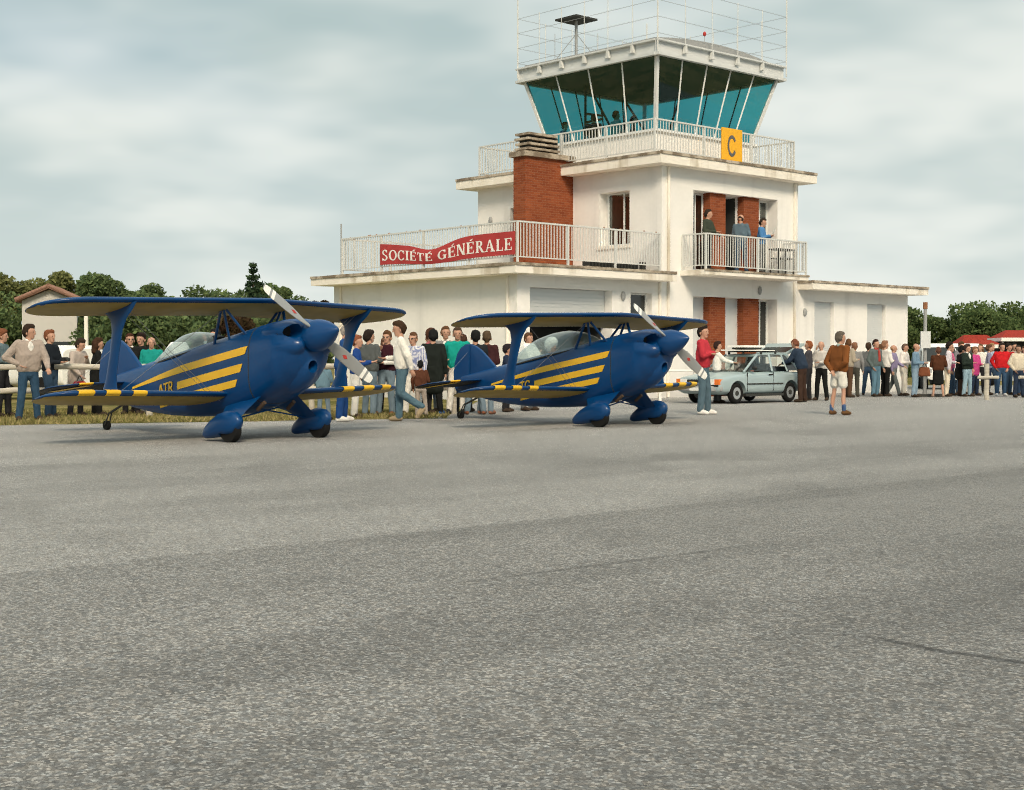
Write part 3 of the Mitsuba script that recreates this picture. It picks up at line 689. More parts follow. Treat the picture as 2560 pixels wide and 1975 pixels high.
def make_plane(key, pos, theta, K, two_seat, regs, prop_deg, helmet):
    M = trans(*pos) @ rotz(-theta) @ scal(K)
    def pt(name, mesh, mat, smooth=35, under=None, label=None, **k): return add(under or key, name, mesh, mat, smooth, M=M, label=label, **k)
    # fuselage with the two cooling inlets cut in
    rings = [superellipse(h, t, b_, x, e=e) for x, h, t, b_, e in FUS]
    fus = to_m3(loft(rings))
    cheeks = []
    for s in (-1, 1):
        ck = trimesh.creation.icosphere(3); ck.apply_scale((0.44, 0.19, 0.19))
        ck.apply_transform(trimesh.transformations.rotation_matrix(-ALPHA * 0.6, (0, 1, 0))); ck.apply_translation((0.43, s * 0.225, 1.20)); cheeks.append(to_m3(ck))
        sc = trimesh.creation.icosphere(3); sc.apply_scale((0.40, 0.135, 0.125)); sc.apply_transform(trimesh.transformations.rotation_matrix(-0.1, (0, 1, 0))); sc.apply_translation((0.46, s * 0.265, 1.41)); cheeks.append(to_m3(sc))
    chin = trimesh.creation.icosphere(3); chin.apply_scale((0.36, 0.2, 0.2)); chin.apply_transform(trimesh.transformations.rotation_matrix(-0.6, (0, 1, 0))); chin.apply_translation((0.50, 0, 0.86))
    body = fus
    for c in cheeks: body = body + c
    body = body + to_m3(chin)
    sm = as_tm(body.refine_to_length(0.05)); sm.merge_vertices(); trimesh.smoothing.filter_taubin(sm, 0.5, 0.52, 14); body = to_m3(sm)
    for s in (-1, 1):
        h = trimesh.creation.cylinder(1.0, 1.0, sections=24); h.apply_transform(trimesh.transformations.rotation_matrix(PI / 2, (0, 1, 0)))
        h.apply_scale((0.5, 0.105, 0.085)); h.apply_translation((0.80, s * 0.275, 1.415)); body = body - to_m3(h)
    oc = trimesh.creation.cylinder(0.075, 0.5, sections=20); oc.apply_transform(trimesh.transformations.rotation_matrix(PI / 2 + 0.5, (0, 1, 0))); oc.apply_translation((0.80, 0.0, 0.96)); body = body - to_m3(oc)
    f = pt('fuselage', as_tm(body), 'm_blue', 40, label='blue fuselage with yellow stripes')
    for s in (-1, 1):
        d = trimesh.creation.cylinder(0.12, 0.012, sections=20); d.apply_transform(trimesh.transformations.rotation_matrix(PI / 2, (0, 1, 0))); d.apply_translation((0.556, s * 0.275, 1.415))
        pt('inlet_dark_disc', d, 'm_black', False, f)  # black disc paints the shade inside the cut inlet
        if s > 0:
            d2 = trimesh.creation.cylinder(0.082, 0.01, sections=20); d2.apply_transform(trimesh.transformations.rotation_matrix(PI / 2 + 0.5, (0, 1, 0))); d2.apply_translation((0.66, 0.0, 0.885)); pt('inlet_dark_disc', d2, 'm_black', False, f)  # black disc in the chin hole, its inner shade as colour
            seam = []
            for q in np.linspace(0, 1, 49)[:-1]: pass
            sr = [superellipse(*[np.interp(xx, FUS[::-1, 0], FUS[::-1, k]) + (dd if k == 1 else dd if k == 2 else -dd if k == 3 else 0) for k in (1, 2, 3)], xx, e=np.interp(xx, FUS[::-1, 0], FUS[::-1, 4])) for xx, dd in ((0.012, 0.0), (0.012, 0.003), (-0.002, 0.003), (-0.002, 0.0))]
            pt('cowl_seam', loft(sr, False), 'm_dark', False, f)
        pt('exhaust_pipe', tube((0.12, s * 0.24, 0.50), (-0.02, s * 0.25, 0.40), 0.026), 'm_exhaust', 40, f)
    # stripes on both sides
    for s in (-1, 1):
        for (x0, x1, zu, zl, taper) in ((-0.04, -2.95, 1.228, 1.126, 0.5), (-0.14, -1.62 if not two_seat else -1.75, 1.0, 0.895, 0.0), (-0.25, -2.15, 0.795, 0.700, 0.75)):
            P = []
            for x in np.linspace(x0, x1, 40):
                drop = (x0 - x) * 0.172; k = max(0.0, (x0 - x) / (x0 - x1) - taper) / max(1e-6, 1 - taper) if taper else 0.0
                u, l = zu - drop - 0.07 * k * (zu - zl) / 0.1, zl - drop
                u = max(u, l + 0.012)
                row = []
                for v in np.linspace(0, 1, 5):
                    z = l + (u - l) * v; xx = x - (0.0 if x < x0 - 0.1 else 0.0) + (0.05 * (v - 0.5) if x > x0 - 0.01 else 0.0)
                    row.append((xx, s * (fus_half(xx, z) + 0.005), z))
                P.append(row)
            pt('stripe', grid(P), 'm_yellow', True, f)
        # registration letters, tail part
        tm = meshkit.text_mesh(regs, 0.145, 0.004, bold=True)
        V = np.asarray(tm.vertices); w = V[:, 0].max()
        # read from the outside: on the right side forward is to the right of the reader, on the left side to the left
        x = (-2.05 - 0.08 + V[:, 0]) if s < 0 else (-2.05 - 0.08 + w - V[:, 0])
        z = 0.560 + V[:, 1] - 0.172 * (-2.05 - x)* -1 * -1 + 0.0
        tm.vertices = np.stack([x, s * (fus_half(x, z) + 0.006 + V[:, 2]), z], 1)
        if s > 0: pass
        pt('letters', tm, 'm_yellow', False, f)
    # wings
    up = pt('upper_wing', wing_mesh(*UP[:2], UP[2], UP[3], UP[4], UP[5], UP[6], UP[7]), 'm_blue', 40, label='upper wing, blue above and yellow below')
    pt('underside', wing_skin(*UP, -2.985, 2.985, 0.045, 0.985, False, m=64), 'm_under', True, up)
    lw = pt('lower_wing', wing_mesh(*LW), 'm_blue', 40, label='lower wing with yellow blocks on its leading edge')
    pt('underside', wing_skin(*LW, -2.865, -0.40, 0.05, 0.985, False, m=40), 'm_under', True, lw)
    pt('underside', wing_skin(*LW, 0.40, 2.865, 0.05, 0.985, False, m=40), 'm_under', True, lw)
    for s in (-1, 1):
        for a in (1.62, 2.0, 2.36): pt('edge_block', le_block(LW, s * a, s * (a + 0.2)), 'm_yellow', True, lw)
        # interplane strut, wide at both ends
        R = []
        for u, ca in ((0.0, 0.62), (0.05, 0.50), (0.13, 0.32), (0.25, 0.225), (0.5, 0.20), (0.75, 0.23), (0.87, 0.36), (0.95, 0.58), (1.0, 0.74)):
            z = 0.53 + (1.70 - 0.53) * u; xm = -0.93 + (0.98 - 0.13) * 0.42 * u; y = s * (1.88 + 0.05 * u)
            a = np.arange(14) * 2 * PI / 14
            R.append(np.stack([xm + np.cos(a) * ca / 2, y + np.sin(a) * 0.028, z + (np.cos(a) * ca / 2) * SLOPE * (1 - abs(2 * u - 1) * 0) * (1 if u in (0.0, 1.0) else 0.6)], 1))
        pt('interplane_strut', loft(R), 'm_blue', 40)
        for i, fx in enumerate((-0.15, -0.5, -0.84)):
            pt('cabane_strut', strut((fx, s * 0.33, np.interp(fx, FUS[::-1, 0], FUS[::-1, 2]) - 0.1), (-0.44 + 0.06 * (1 - i), s * 0.47, 1.70)), 'm_blue', 40)
        for (p, q) in (((-0.62, s * 0.40, 0.50), (-0.5, s * 1.9, 1.70)), ((-0.72, s * 0.40, 0.50), (-0.62, s * 1.9, 1.68)), ((-0.45, s * 0.47, 1.70), (-0.85, s * 1.86, 0.58)), ((-3.75, s * 0.02, 1.22), (-3.72, s * 0.72, 0.665)), ((-3.75, s * 0.04, 0.50), (-3.72, s * 0.72, 0.64))):
            pt('flying_wire', tube(p, q, 0.0032, n=4), 'm_wire', False)
        # landing gear leg, wheel and spat
        yw = 0.735 * s
        leg = loft([np.array([(-0.62, s * 0.30, 0.46), (-0.30, s * 0.335, 0.50), (0.12, s * 0.30, 0.58), (-0.30, s * 0.265, 0.46)]), np.array([(-0.40, s * 0.52, 0.36), (-0.2, s * 0.545, 0.39), (0.1, s * 0.52, 0.40), (-0.2, s * 0.49, 0.355)]),
                    np.array([(-0.26, yw - s * .05, 0.24), (-0.1, yw - s * .02, 0.26), (0.1, yw - s * .05, 0.25), (-0.1, yw - s * 0.08, 0.23)])])
        pt('gear_leg', as_tm(to_m3(leg).refine(3)), 'm_blue', 40)
        R = []
        for x, hw, zt, zb in ((0.255, 0.02, 0.29, 0.25), (0.23, 0.06, 0.345, 0.19), (0.15, 0.098, 0.39, 0.115), (0.02, 0.115, 0.405, 0.085), (-0.15, 0.112, 0.365, 0.06), (-0.33, 0.085, 0.275, 0.04), (-0.46, 0.05, 0.185, 0.03), (-0.53, 0.012, 0.12, 0.05)):
            R.append(superellipse(hw, zt, zb, x, 18, 2.4, yw))
        sp = to_m3(loft(R)) - mbx(-0.1, 0.2, yw - 0.2, yw + 0.2, -0.1, 0.105)
        spat = pt('wheel_spat', as_tm(sp), 'm_blue', 40)
        whl = trimesh.creation.cylinder(0.165, 0.10, sections=28); whl.apply_transform(trimesh.transformations.rotation_matrix(PI / 2, (1, 0, 0))); whl.apply_translation((0.05, yw, 0.165))
        wk = pt('wheel', as_tm(whl), 'm_tyre', 40)
        hb = trimesh.creation.cylinder(0.05, 0.13, sections=16); hb.apply_transform(trimesh.transformations.rotation_matrix(PI / 2, (1, 0, 0))); hb.apply_translation((0.05, yw, 0.165)); pt('hub', hb, 'm_grey', 40, wk)
    pt('gear_brace', strut((-0.1, -0.70, 0.26), (-0.15, 0.2, 0.42), 0.03, 0.02), 'm_blue', 40); pt('gear_brace', strut((-0.1, 0.70, 0.26), (-0.15, -0.2, 0.42), 0.03, 0.02), 'm_blue', 40)
    # tail
    fin = [(-3.02, 0.945), (-3.2, 1.10), (-3.4, 1.255), (-3.55, 1.335), (-3.68, 1.37), (-3.68, 0.52), (-3.6, 0.5), (-3.3, 0.7)]
    rud = [(-3.695, 1.37), (-3.80, 1.368), (-3.92, 1.32), (-4.03, 1.2), (-4.10, 1.02), (-4.13, 0.82), (-4.12, 0.62), (-4.06, 0.50), (-3.95, 0.46), (-3.695, 0.50)]
    pt('fin', flat_plate(fin, -0.035, 0.035), 'm_blue', 40); pt('rudder', flat_plate(rud, -0.032, 0.032), 'm_blue', 40)
    ST = (1.16, -3.2, 0.735, 0.18, 0.80, 0.5, 0.0, 0.055)
    stb = pt('tailplane', wing_mesh(*ST), 'm_blue', 40)
    pt('underside', wing_skin(*ST, -1.15, -0.10, 0.06, 0.985, False), 'm_black', True, stb); pt('underside', wing_skin(*ST, 0.10, 1.15, 0.06, 0.985, False), 'm_black', True, stb)
    for s in (-1, 1):
        pt('edge_block', le_block(ST, s * 0.62, s * 0.82), 'm_yellow', True, stb)
        P = [[(-3.33 - 0.5 * u, s * (0.62 + 0.3 * u + w), axis_z(0) * 0 + 0.735 - (0.13 + 0.5 * u) * SLOPE - 0.034) for w in (0.0, 0.12)] for u in np.linspace(0, 1, 5)]
        pt('under_stripe', grid(P), 'm_yellow', False, stb)
    tw = pt('tail_wheel', tube((-3.96, -0.028, 0.07), (-3.96, 0.028, 0.07), 0.07, n=16), 'm_tyre', 40)
    pt('fork', cat(tube((-3.96, 0.04, 0.07), (-3.86, 0.02, 0.26), 0.011), tube((-3.96, -0.04, 0.07), (-3.86, -0.02, 0.26), 0.011), tube((-3.86, 0, 0.26), (-3.42, 0, 0.43), 0.018)), 'm_dark', 40, tw)
    # spinner and propeller
    X0, Z0 = 0.82, axis_z(0.82)
    d = np.array([math.cos(ALPHA), 0, math.sin(ALPHA)]); upv = np.array([-math.sin(ALPHA), 0, math.cos(ALPHA)]); lat = np.array([0, 1.0, 0])
    R = []
    for t, r in ((0, 0.205), (0.06, 0.207), (0.12, 0.200), (0.20, 0.178), (0.28, 0.144), (0.36, 0.098), (0.43, 0.048), (0.465, 0.012)):
        a = np.arange(24) * 2 * PI / 24
        R.append(np.array([X0, 0, Z0]) + d * t + (np.cos(a)[:, None] * lat + np.sin(a)[:, None] * upv) * r)
    pt('spinner', loft(R), 'm_blue', 40)
    pr_ = num(key + '__propeller'); labels[pr_] = {'label': 'two-bladed silver propeller stopped at a slant'}
    c = np.array([X0, 0, Z0]) + d * 0.10
    ph = math.radians(prop_deg)
    for sgn in (1, -1):
        ax = (-lat * math.cos(ph) + upv * math.sin(ph)) * sgn; tang = np.cross(d, ax)
        def blade(r0, r1, n, grow=0.0):
            R = []
            for r in np.linspace(r0, r1, n):
                u = r / 1.0
                ch = np.interp(u, [0.12, 0.22, 0.4, 0.65, 0.85, 0.96, 1.0], [0.07, 0.115, 0.165, 0.17, 0.145, 0.11, 0.06]) + grow
                tk = np.interp(u, [0.1, 0.3, 1.0], [0.055, 0.03, 0.010]) + grow * 0.6
                tw_ = -math.atan2(0.30, max(u, 0.15) * 1.25)
                cd = tang * math.cos(tw_) * 1.0 + d * math.sin(tw_) * -sgn * sgn; nd = np.cross(ax, cd)
                a = np.arange(14) * 2 * PI / 14
                R.append(c + ax * r + np.cos(a)[:, None] * cd * ch / 2 + np.sin(a)[:, None] * nd * tk / 2)
            return loft(R)
        bl = pt('blade', blade(0.1, 0.995, 18), 'm_prop', 40, pr_)
        k2 = num(pr_ + '__tip_band'); mm = cat(blade(0.80, 0.85, 3, 0.004), blade(0.885, 0.985, 4, 0.004)); mm.apply_transform(M); scene[k2] = mikit.ply(mm, 'm_white', 40)
        k3 = num(pr_ + '__maker_label')
        tw_ = -math.atan2(0.30, 0.5 * 1.25); cd = tang * math.cos(tw_) - d * math.sin(tw_); nd = np.cross(ax, cd)
        if nd @ d < 0: nd = -nd
        o = c + ax * 0.47 + nd * 0.0165
        q = [o + ax * 0.045, o + cd * 0.028, o - ax * 0.045, o - cd * 0.028]
        mm = cat(loft([np.array(q) - nd * 0.003, np.array(q) + nd * 0.001])); mm.apply_transform(M); scene[k3] = mikit.ply(mm, 'm_red')
    # canopy
    def can(st):
        P = []
        for x, hw, h in st:
            zb = np.interp(x, FUS[::-1, 0], FUS[::-1, 2]) - 0.085
            a = np.linspace(0, PI, 17)
            P.append(np.stack([np.full(17, x), np.cos(a) * hw, zb + np.sin(a) ** 0.85 * h * (1.0 if two_seat else 0.88)], 1))
        return grid(P)
    if two_seat: st = [(-0.62, 0.20, 0.10), (-0.78, 0.28, 0.22), (-1.0, 0.32, 0.33), (-1.3, 0.335, 0.405), (-1.6, 0.33, 0.42), (-1.9, 0.31, 0.395), (-2.15, 0.28, 0.33), (-2.4, 0.235, 0.22), (-2.55, 0.19, 0.10)]
    else: st = [(-1.08, 0.20, 0.10), (-1.2, 0.27, 0.20), (-1.4, 0.305, 0.30), (-1.65, 0.315, 0.37), (-1.85, 0.305, 0.375), (-2.05, 0.28, 0.31), (-2.25, 0.245, 0.22), (-2.45, 0.2, 0.12), (-2.6, 0.16, 0.06)]
    # finer rows
    st = np.array(st); tt = np.linspace(0, 1, 26); ti = np.linspace(0, 1, len(st)); st2 = np.stack([np.interp(tt, ti, st[:, k]) for k in range(3)], 1)
    cn = pt('canopy', can(st2), 'm_canopy', True, label='clear bubble canopy')
    rim = []
    for s in (-1, 1):
        p = [(x, s * (hw + 0.004), np.interp(x, FUS[::-1, 0], FUS[::-1, 2]) - 0.085) for x, hw, h in st]
        rim += [tube(a_, b_, 0.016, n=5) for a_, b_ in zip(p[:-1], p[1:])]
    for half in (rim[:len(rim) // 2], rim[len(rim) // 2:]): pt('frame_rail', as_tm(join_tubes(half)), 'm_dark', False, cn)
    if two_seat:
        hp = [(-0.95, 0.31 * math.cos(a), 1.24 + 0.33 * math.sin(a) ** 0.85) for a in np.linspace(0, PI, 13)]
        pt('headrest', as_tm(m3.Manifold.hull_points(np.vstack([SPH * 0.05 + np.array(q) for q in ((-2.38, .12, 1.12), (-2.38, -.12, 1.12), (-2.22, .1, 1.32), (-2.22, -.1, 1.32), (-2.05, .13, 1.1), (-2.05, -.13, 1.1))]))), 'm_white', 40)
    else:
        pt('headrest', as_tm(m3.Manifold.hull_points(np.vstack([SPH * 0.05 + np.array(q) for q in ((-2.3, .12, 1.08), (-2.3, -.12, 1.08), (-2.12, .1, 1.25), (-2.12, -.1, 1.25), (-2.0, .1, 1.08), (-2.0, -.1, 1.08))]))), 'm_white', 40)
        pt('coaming', tube((-1.2, 0, 1.24), (-1.28, 0, 1.3), 0.16, 0.12, n=14), 'm_dark', 40)
    return M
p1 = thing('biplane', 'nearer blue and yellow aerobatic biplane with a small bubble canopy, on the left', 'biplane', 'blue aerobatic biplanes parked on the apron')
M1 = make_plane(p1, (-3.31, 20.0), 42.1, 1.06, False, 'ATR', 37, False)
p2 = thing('biplane', 'farther blue and yellow aerobatic biplane with a long two-seat canopy, in front of the tower', 'biplane', 'blue aerobatic biplanes parked on the apron')
M2 = make_plane(p2, (1.935, 24.3), 44.4, 1.026, True, 'TC', 36, True)

# ------------------------------------------------------------------ cars (frame: x forward, y left, z up)
def make_car(key, pos, deg, K, paint, hatch_open):
    M = trans(*pos) @ rotz(deg) @ scal(K)
    def pt(name, mesh, mat, smooth=30, under=None, label=None): return add(under or key, name, mesh, mat, smooth, M=M, label=label)
    # lower body as a loft of rounded sections along x
    st = [(1.97, 0.70, 0.70, 0.36), (1.93, 0.75, 0.725, 0.30), (1.80, 0.785, 0.755, 0.26), (1.3, 0.805, 0.83, 0.24), (0.75, 0.81, 0.885, 0.23), (0.0, 0.815, 0.905, 0.22), (-1.0, 0.81, 0.915, 0.23), (-1.6, 0.79, 0.90, 0.26), (-1.88, 0.75, 0.86, 0.32), (-1.95, 0.70, 0.80, 0.38)]
    body = to_m3(loft([superellipse(h, t, b_, x, 32, 5.0) for x, h, t, b_ in st]))
    for x in (1.2, -1.2):
        c = trimesh.creation.cylinder(0.345, 2.4, sections=32); c.apply_transform(trimesh.transformations.rotation_matrix(PI / 2, (1, 0, 0))); c.apply_translation((x, 0, 0.29))
        body -= to_m3(c) - mbx(-3, 3, -0.5, 0.5, -1, 2)
    body -= mbx(-1.85, 0.35, -0.68, 0.68, 0.45, 1.2)
    pt('body', as_tm(body), paint, 35)
    # roof and pillars
    roof = loft([superellipse(h, t, t - 0.045, x, 24, 4) for x, h, t in ((0.10, 0.52, 1.335), (-0.1, 0.585, 1.375), (-0.6, 0.60, 1.39), (-1.1, 0.59, 1.37), (-1.35, 0.56, 1.335))])
    pt('roof', roof, paint, 35)
    for s in (-1, 1):
        for (p, q, w) in (((0.86, 0.72, 0.87), (0.06, 0.55, 1.35), 0.032), ((-0.35, 0.77, 0.89), (-0.42, 0.59, 1.36), 0.038), ((-1.05, 0.77, 0.89), (-0.98, 0.59, 1.35), 0.03), ((-1.72, 0.70, 0.88), (-1.28, 0.55, 1.34), 0.06)):
            pt('pillar', strut((p[0], s * p[1], p[2]), (q[0], s * q[1], q[2]), w * 2.2, w * 1.3), paint)
        def pane(pts): return trimesh.Trimesh([(x, s * y, z) for x, y, z in pts], [[0, 1, 2], [0, 2, 3]])
        pt('side_window', pane([(0.72, 0.735, 0.90), (-0.32, 0.765, 0.90), (-0.38, 0.595, 1.34), (0.06, 0.565, 1.33)]), 'm_glass')
        pt('side_window', pane([(-0.40, 0.765, 0.90), (-1.02, 0.765, 0.90), (-0.97, 0.595, 1.34), (-0.46, 0.595, 1.34)]), 'm_glass')
        pt('side_window', pane([(-1.10, 0.765, 0.90), (-1.62, 0.715, 0.90), (-1.27, 0.57, 1.30), (-1.01, 0.595, 1.33)]), 'm_window')
        m = trimesh.creation.icosphere(2); m.apply_scale((0.05, 0.09, 0.06)); m.apply_translation((0.58, s * 0.88, 0.98)); pt('wing_mirror', m, 'm_black', True)
        pt('headlight', bx(1.86, 1.99, s * 0.36, s * 0.60, 0.53, 0.68), 'm_white'); pt('indicator', bx(1.80, 1.975, s * 0.605, s * 0.755, 0.53, 0.68), 'm_orange')
        pt('tail_lamp', bx(-1.95, -1.86, s * 0.5, s * 0.72, 0.58, 0.80), 'm_red')
        pt('trim_strip', bx(-0.8, 0.82, s * 0.813, s * 0.828, 0.52, 0.56), 'm_dark'); pt('door_handle', bx(-0.30, -0.14, s * 0.815, s * 0.835, 0.78, 0.81), 'm_black')
        for d in (0.80, -0.36): pt('door_gap', bx(d - 0.006, d + 0.006, s * 0.79, s * 0.8165, 0.34, 0.86), 'm_black')
        for x in (1.2, -1.2):
            w = trimesh.creation.torus(0.215, 0.075, major_sections=32, minor_sections=12) ; w.apply_scale((1, 1, 1.15)); w.apply_transform(trimesh.transformations.rotation_matrix(PI / 2, (1, 0, 0))); w.apply_translation((x, s * 0.70, 0.29))
            wk = pt('wheel', w, 'm_tyre', True)
            r = trimesh.creation.cylinder(0.19, 0.12, sections=24); r.apply_transform(trimesh.transformations.rotation_matrix(PI / 2, (1, 0, 0))); r.apply_translation((x, s * 0.70, 0.29)); pt('rim', r, 'm_steel', 40, wk)
            r = trimesh.creation.cylinder(0.07, 0.15, sections=16); r.apply_transform(trimesh.transformations.rotation_matrix(PI / 2, (1, 0, 0))); r.apply_translation((x, s * 0.70, 0.29)); pt('cap', r, 'm_dark', 40, wk)
    pt('windscreen', trimesh.Trimesh([(0.84, -0.70, 0.89), (0.84, 0.70, 0.89), (0.09, 0.53, 1.335), (0.09, -0.53, 1.335)], [[0, 1, 2], [0, 2, 3]]), 'm_glass')
    pt('grille', bx(1.88, 1.985, -0.35, 0.35, 0.54, 0.67), 'm_black')
    pt('bumper', as_tm(m3.Manifold.hull_points(np.vstack([SPH * 0.05 + np.array(q) for q in ((1.98, .5, .45), (1.98, -.5, .45), (1.86, .74, .45), (1.86, -.74, .45), (1.98, .5, .39), (1.98, -.5, .39), (1.86, .74, .39), (1.86, -.74, .39))]))), 'm_grey', 40)
    pt('bumper', bx(-2.03, -1.86, -0.74, 0.74, 0.38, 0.50), 'm_grey'); pt('number_plate', bx(2.032, 2.042, -0.22, 0.22, 0.36, 0.45), 'm_white')
    for y in (-0.36, 0.36):
        pt('seat', cat(bx(-0.35, 0.12, y - .22, y + .22, 0.5, 0.68), bx(-0.50, -0.33, y - .21, y + .21, 0.6, 1.1)), 'm_dark')
    pt('seat', cat(bx(-1.3, -0.9, -.55, .55, 0.5, 0.7), bx(-1.42, -1.28, -.55, .55, 0.6, 1.02)), 'm_dark')
    pt('dashboard', bx(0.4, 0.8, -.6, .6, 0.8, 0.93), 'm_dark')
    hi_, lo_ = ((-1.30, 1.36), (-1.92, 0.78))
    if hatch_open: lo_ = (-2.02, 1.66)
    d = np.array([lo_[0] - hi_[0], 0, lo_[1] - hi_[1]]); n = np.array([-d[2], 0, d[0]]) / np.linalg.norm(d)
    tg = num(key + '__tailgate')
    R = []
    for u, hw in ((0.0, 0.55), (0.12, 0.57), (0.55, 0.62), (1.0, 0.66)):
        o = np.array([hi_[0], 0, hi_[1]]) + d * u
        R.append(np.array([o + n * 0.03 + [0, hw, 0], o + n * 0.03 - [0, hw, 0], o - n * 0.03 - [0, hw, 0], o - n * 0.03 + [0, hw, 0]]))
    mm = loft(R); mm.apply_transform(M); scene[tg] = mikit.ply(mm, paint); labels[tg] = {'label': 'raised tailgate' if hatch_open else 'closed tailgate'}
    gl = []
    for u, hw in ((0.1, 0.46), (0.62, 0.52)):
        o = np.array([hi_[0], 0, hi_[1]]) + d * u
        gl.append(np.array([o + n * 0.034 + [0, hw, 0], o + n * 0.034 - [0, hw, 0], o - n * 0.034 - [0, hw, 0], o - n * 0.034 + [0, hw, 0]]))
    pt('rear_window', loft(gl), 'm_window', under=tg)
    if hatch_open:
        for s in (-1, 1): pt('gas_strut', tube((-1.62, s * 0.6, 0.92), (-1.72, s * 0.6, 1.53), 0.014, n=6), 'm_dark', under=tg)
    pt('lower_grille', bx(1.88, 1.979, -0.72, 0.72, 0.475, 0.528), 'm_black'); pt('sill', bx(-0.85, 0.85, -0.8, 0.8, 0.2, 0.27), 'm_dark')
c1 = thing('parked_car', 'pale metallic blue hatchback with its tailgate raised, parked in front of the tower', 'car')
make_car(c1, (5.98, 37.35), 180 + 42.5, 0.915, 'm_carblue', True)
CM = trans(5.98, 37.35) @ rotz(222.5) @ scal(.915)
rk_ = num(c1 + '__roof_rack'); labels[rk_] = {'label': 'roof rack carrying white boards'}
for x in (-0.1, -0.75):
    add(rk_, 'bar', bx(x - .02, x + .02, -.6, .6, 1.425, 1.455), 'm_dark', M=CM)
    for y in (-.57, .57): add(rk_, 'foot', bx(x - .025, x + .025, y - .02, y + .02, 1.36, 1.424), 'm_dark', M=CM)
add(rk_, 'board', bx(-1.0, 0.35, -.5, -.1, 1.457, 1.50), 'm_white', M=CM); add(rk_, 'board', bx(-0.9, 0.45, .0, .45, 1.457, 1.485), 'm_white', M=CM)
add(rk_, 'board', bx(-0.7, 0.25, -.35, .25, 1.56, 1.62), 'm_white', M=CM); add(rk_, 'crate', bx(-0.6, 0.1, -.3, .2, 1.502, 1.559), 'm_dark', M=CM)
# ------------------------------------------------------------------ people
S2 = SPH
def ball(p, r): return S2 * r + np.asarray(p, float)
def hull(*bs): return m3.Manifold.hull_points(np.vstack(bs))
def bone(p, q, r0, r1=None): return hull(ball(p, r0), ball(q, r0 if r1 is None else r1))
OCT = np.array([(1, 0, 0), (-1, 0, 0), (0, 1, 0), (0, -1, 0), (0, 0, 1), (0, 0, -1)], float)
def fbone(p, q, r): return m3.Manifold.hull_points(np.vstack([OCT * r + p, OCT * r * 0.85 + q]))
def join(ms): return m3.Manifold.batch_boolean(ms, m3.OpType.Add)
ARMS = {'down': ((.255, .03, 1.14), (.26, -.05, .88)), 'pocket': ((.30, .08, 1.15), (.20, -.06, .94)), 'hip': ((.42, .06, 1.17), (.21, -.03, 1.02)),
        'front': ((.25, -.03, 1.13), (.07, -.27, 1.13)), 'camera': ((.23, -.13, 1.22), (.055, -.19, 1.53)), 'crossA': ((.26, -.09, 1.15), (-.13, -.19, 1.235)),
        'crossB': ((.26, -.09, 1.15), (-.12, -.235, 1.20)), 'behind': ((.27, .10, 1.13), (.04, .17, .95)), 'reach': ((.23, -.20, 1.22), (.16, -.45, 1.18)),
        'rail': ((.29, -.10, 1.15), (.22, -.33, 1.0)), 'chest': ((.25, -.06, 1.15), (.05, -.22, 1.34)), 'swingF': ((.26, -.06, 1.15), (.24, -.28, 1.02)), 'swingB': ((.26, .13, 1.16), (.27, .18, .93)), 'paper': ((.24, -.06, 1.15), (.10, -.30, 1.22))}
LEGS = {'stand': (((.095, -.005, .49), (.105, .03, .085), 0), ((.095, -.005, .49), (.105, .03, .085), 0)),
        'relax': (((.10, -.005, .49), (.11, .03, .085), 0), ((.13, -.06, .50), (.17, -.05, .085), 0)),
        'wide': (((.13, -.005, .49), (.17, .03, .085), 0), ((.13, -.005, .49), (.17, .03, .085), 0)),
        'walk': (((.09, -.05, .49), (.09, -.05, .085), 0), ((.09, -.02, .50), (.10, .36, .26), 55)),
        'step': (((.09, -.12, .50), (.10, -.24, .09), -8), ((.09, .05, .49), (.10, .26, .11), 20))}
SKIN = (0.46, 0.26, 0.18)
def finish(man, length, wob=0.0, seed=0, it=4):
    man = man.refine_to_length(length); t = as_tm(man)
    t.merge_vertices()
    if it: trimesh.smoothing.filter_taubin(t, 0.5, 0.53, it)
    if wob:
        n = t.vertex_normals; V = np.asarray(t.vertices)
        t.vertices = V + n * ((meshkit.fbm(V * np.array([11, 11, 7]) + seed, 2, seed) - 0.5) * 2 * wob)[:, None]
    return t
GROUPS = {}
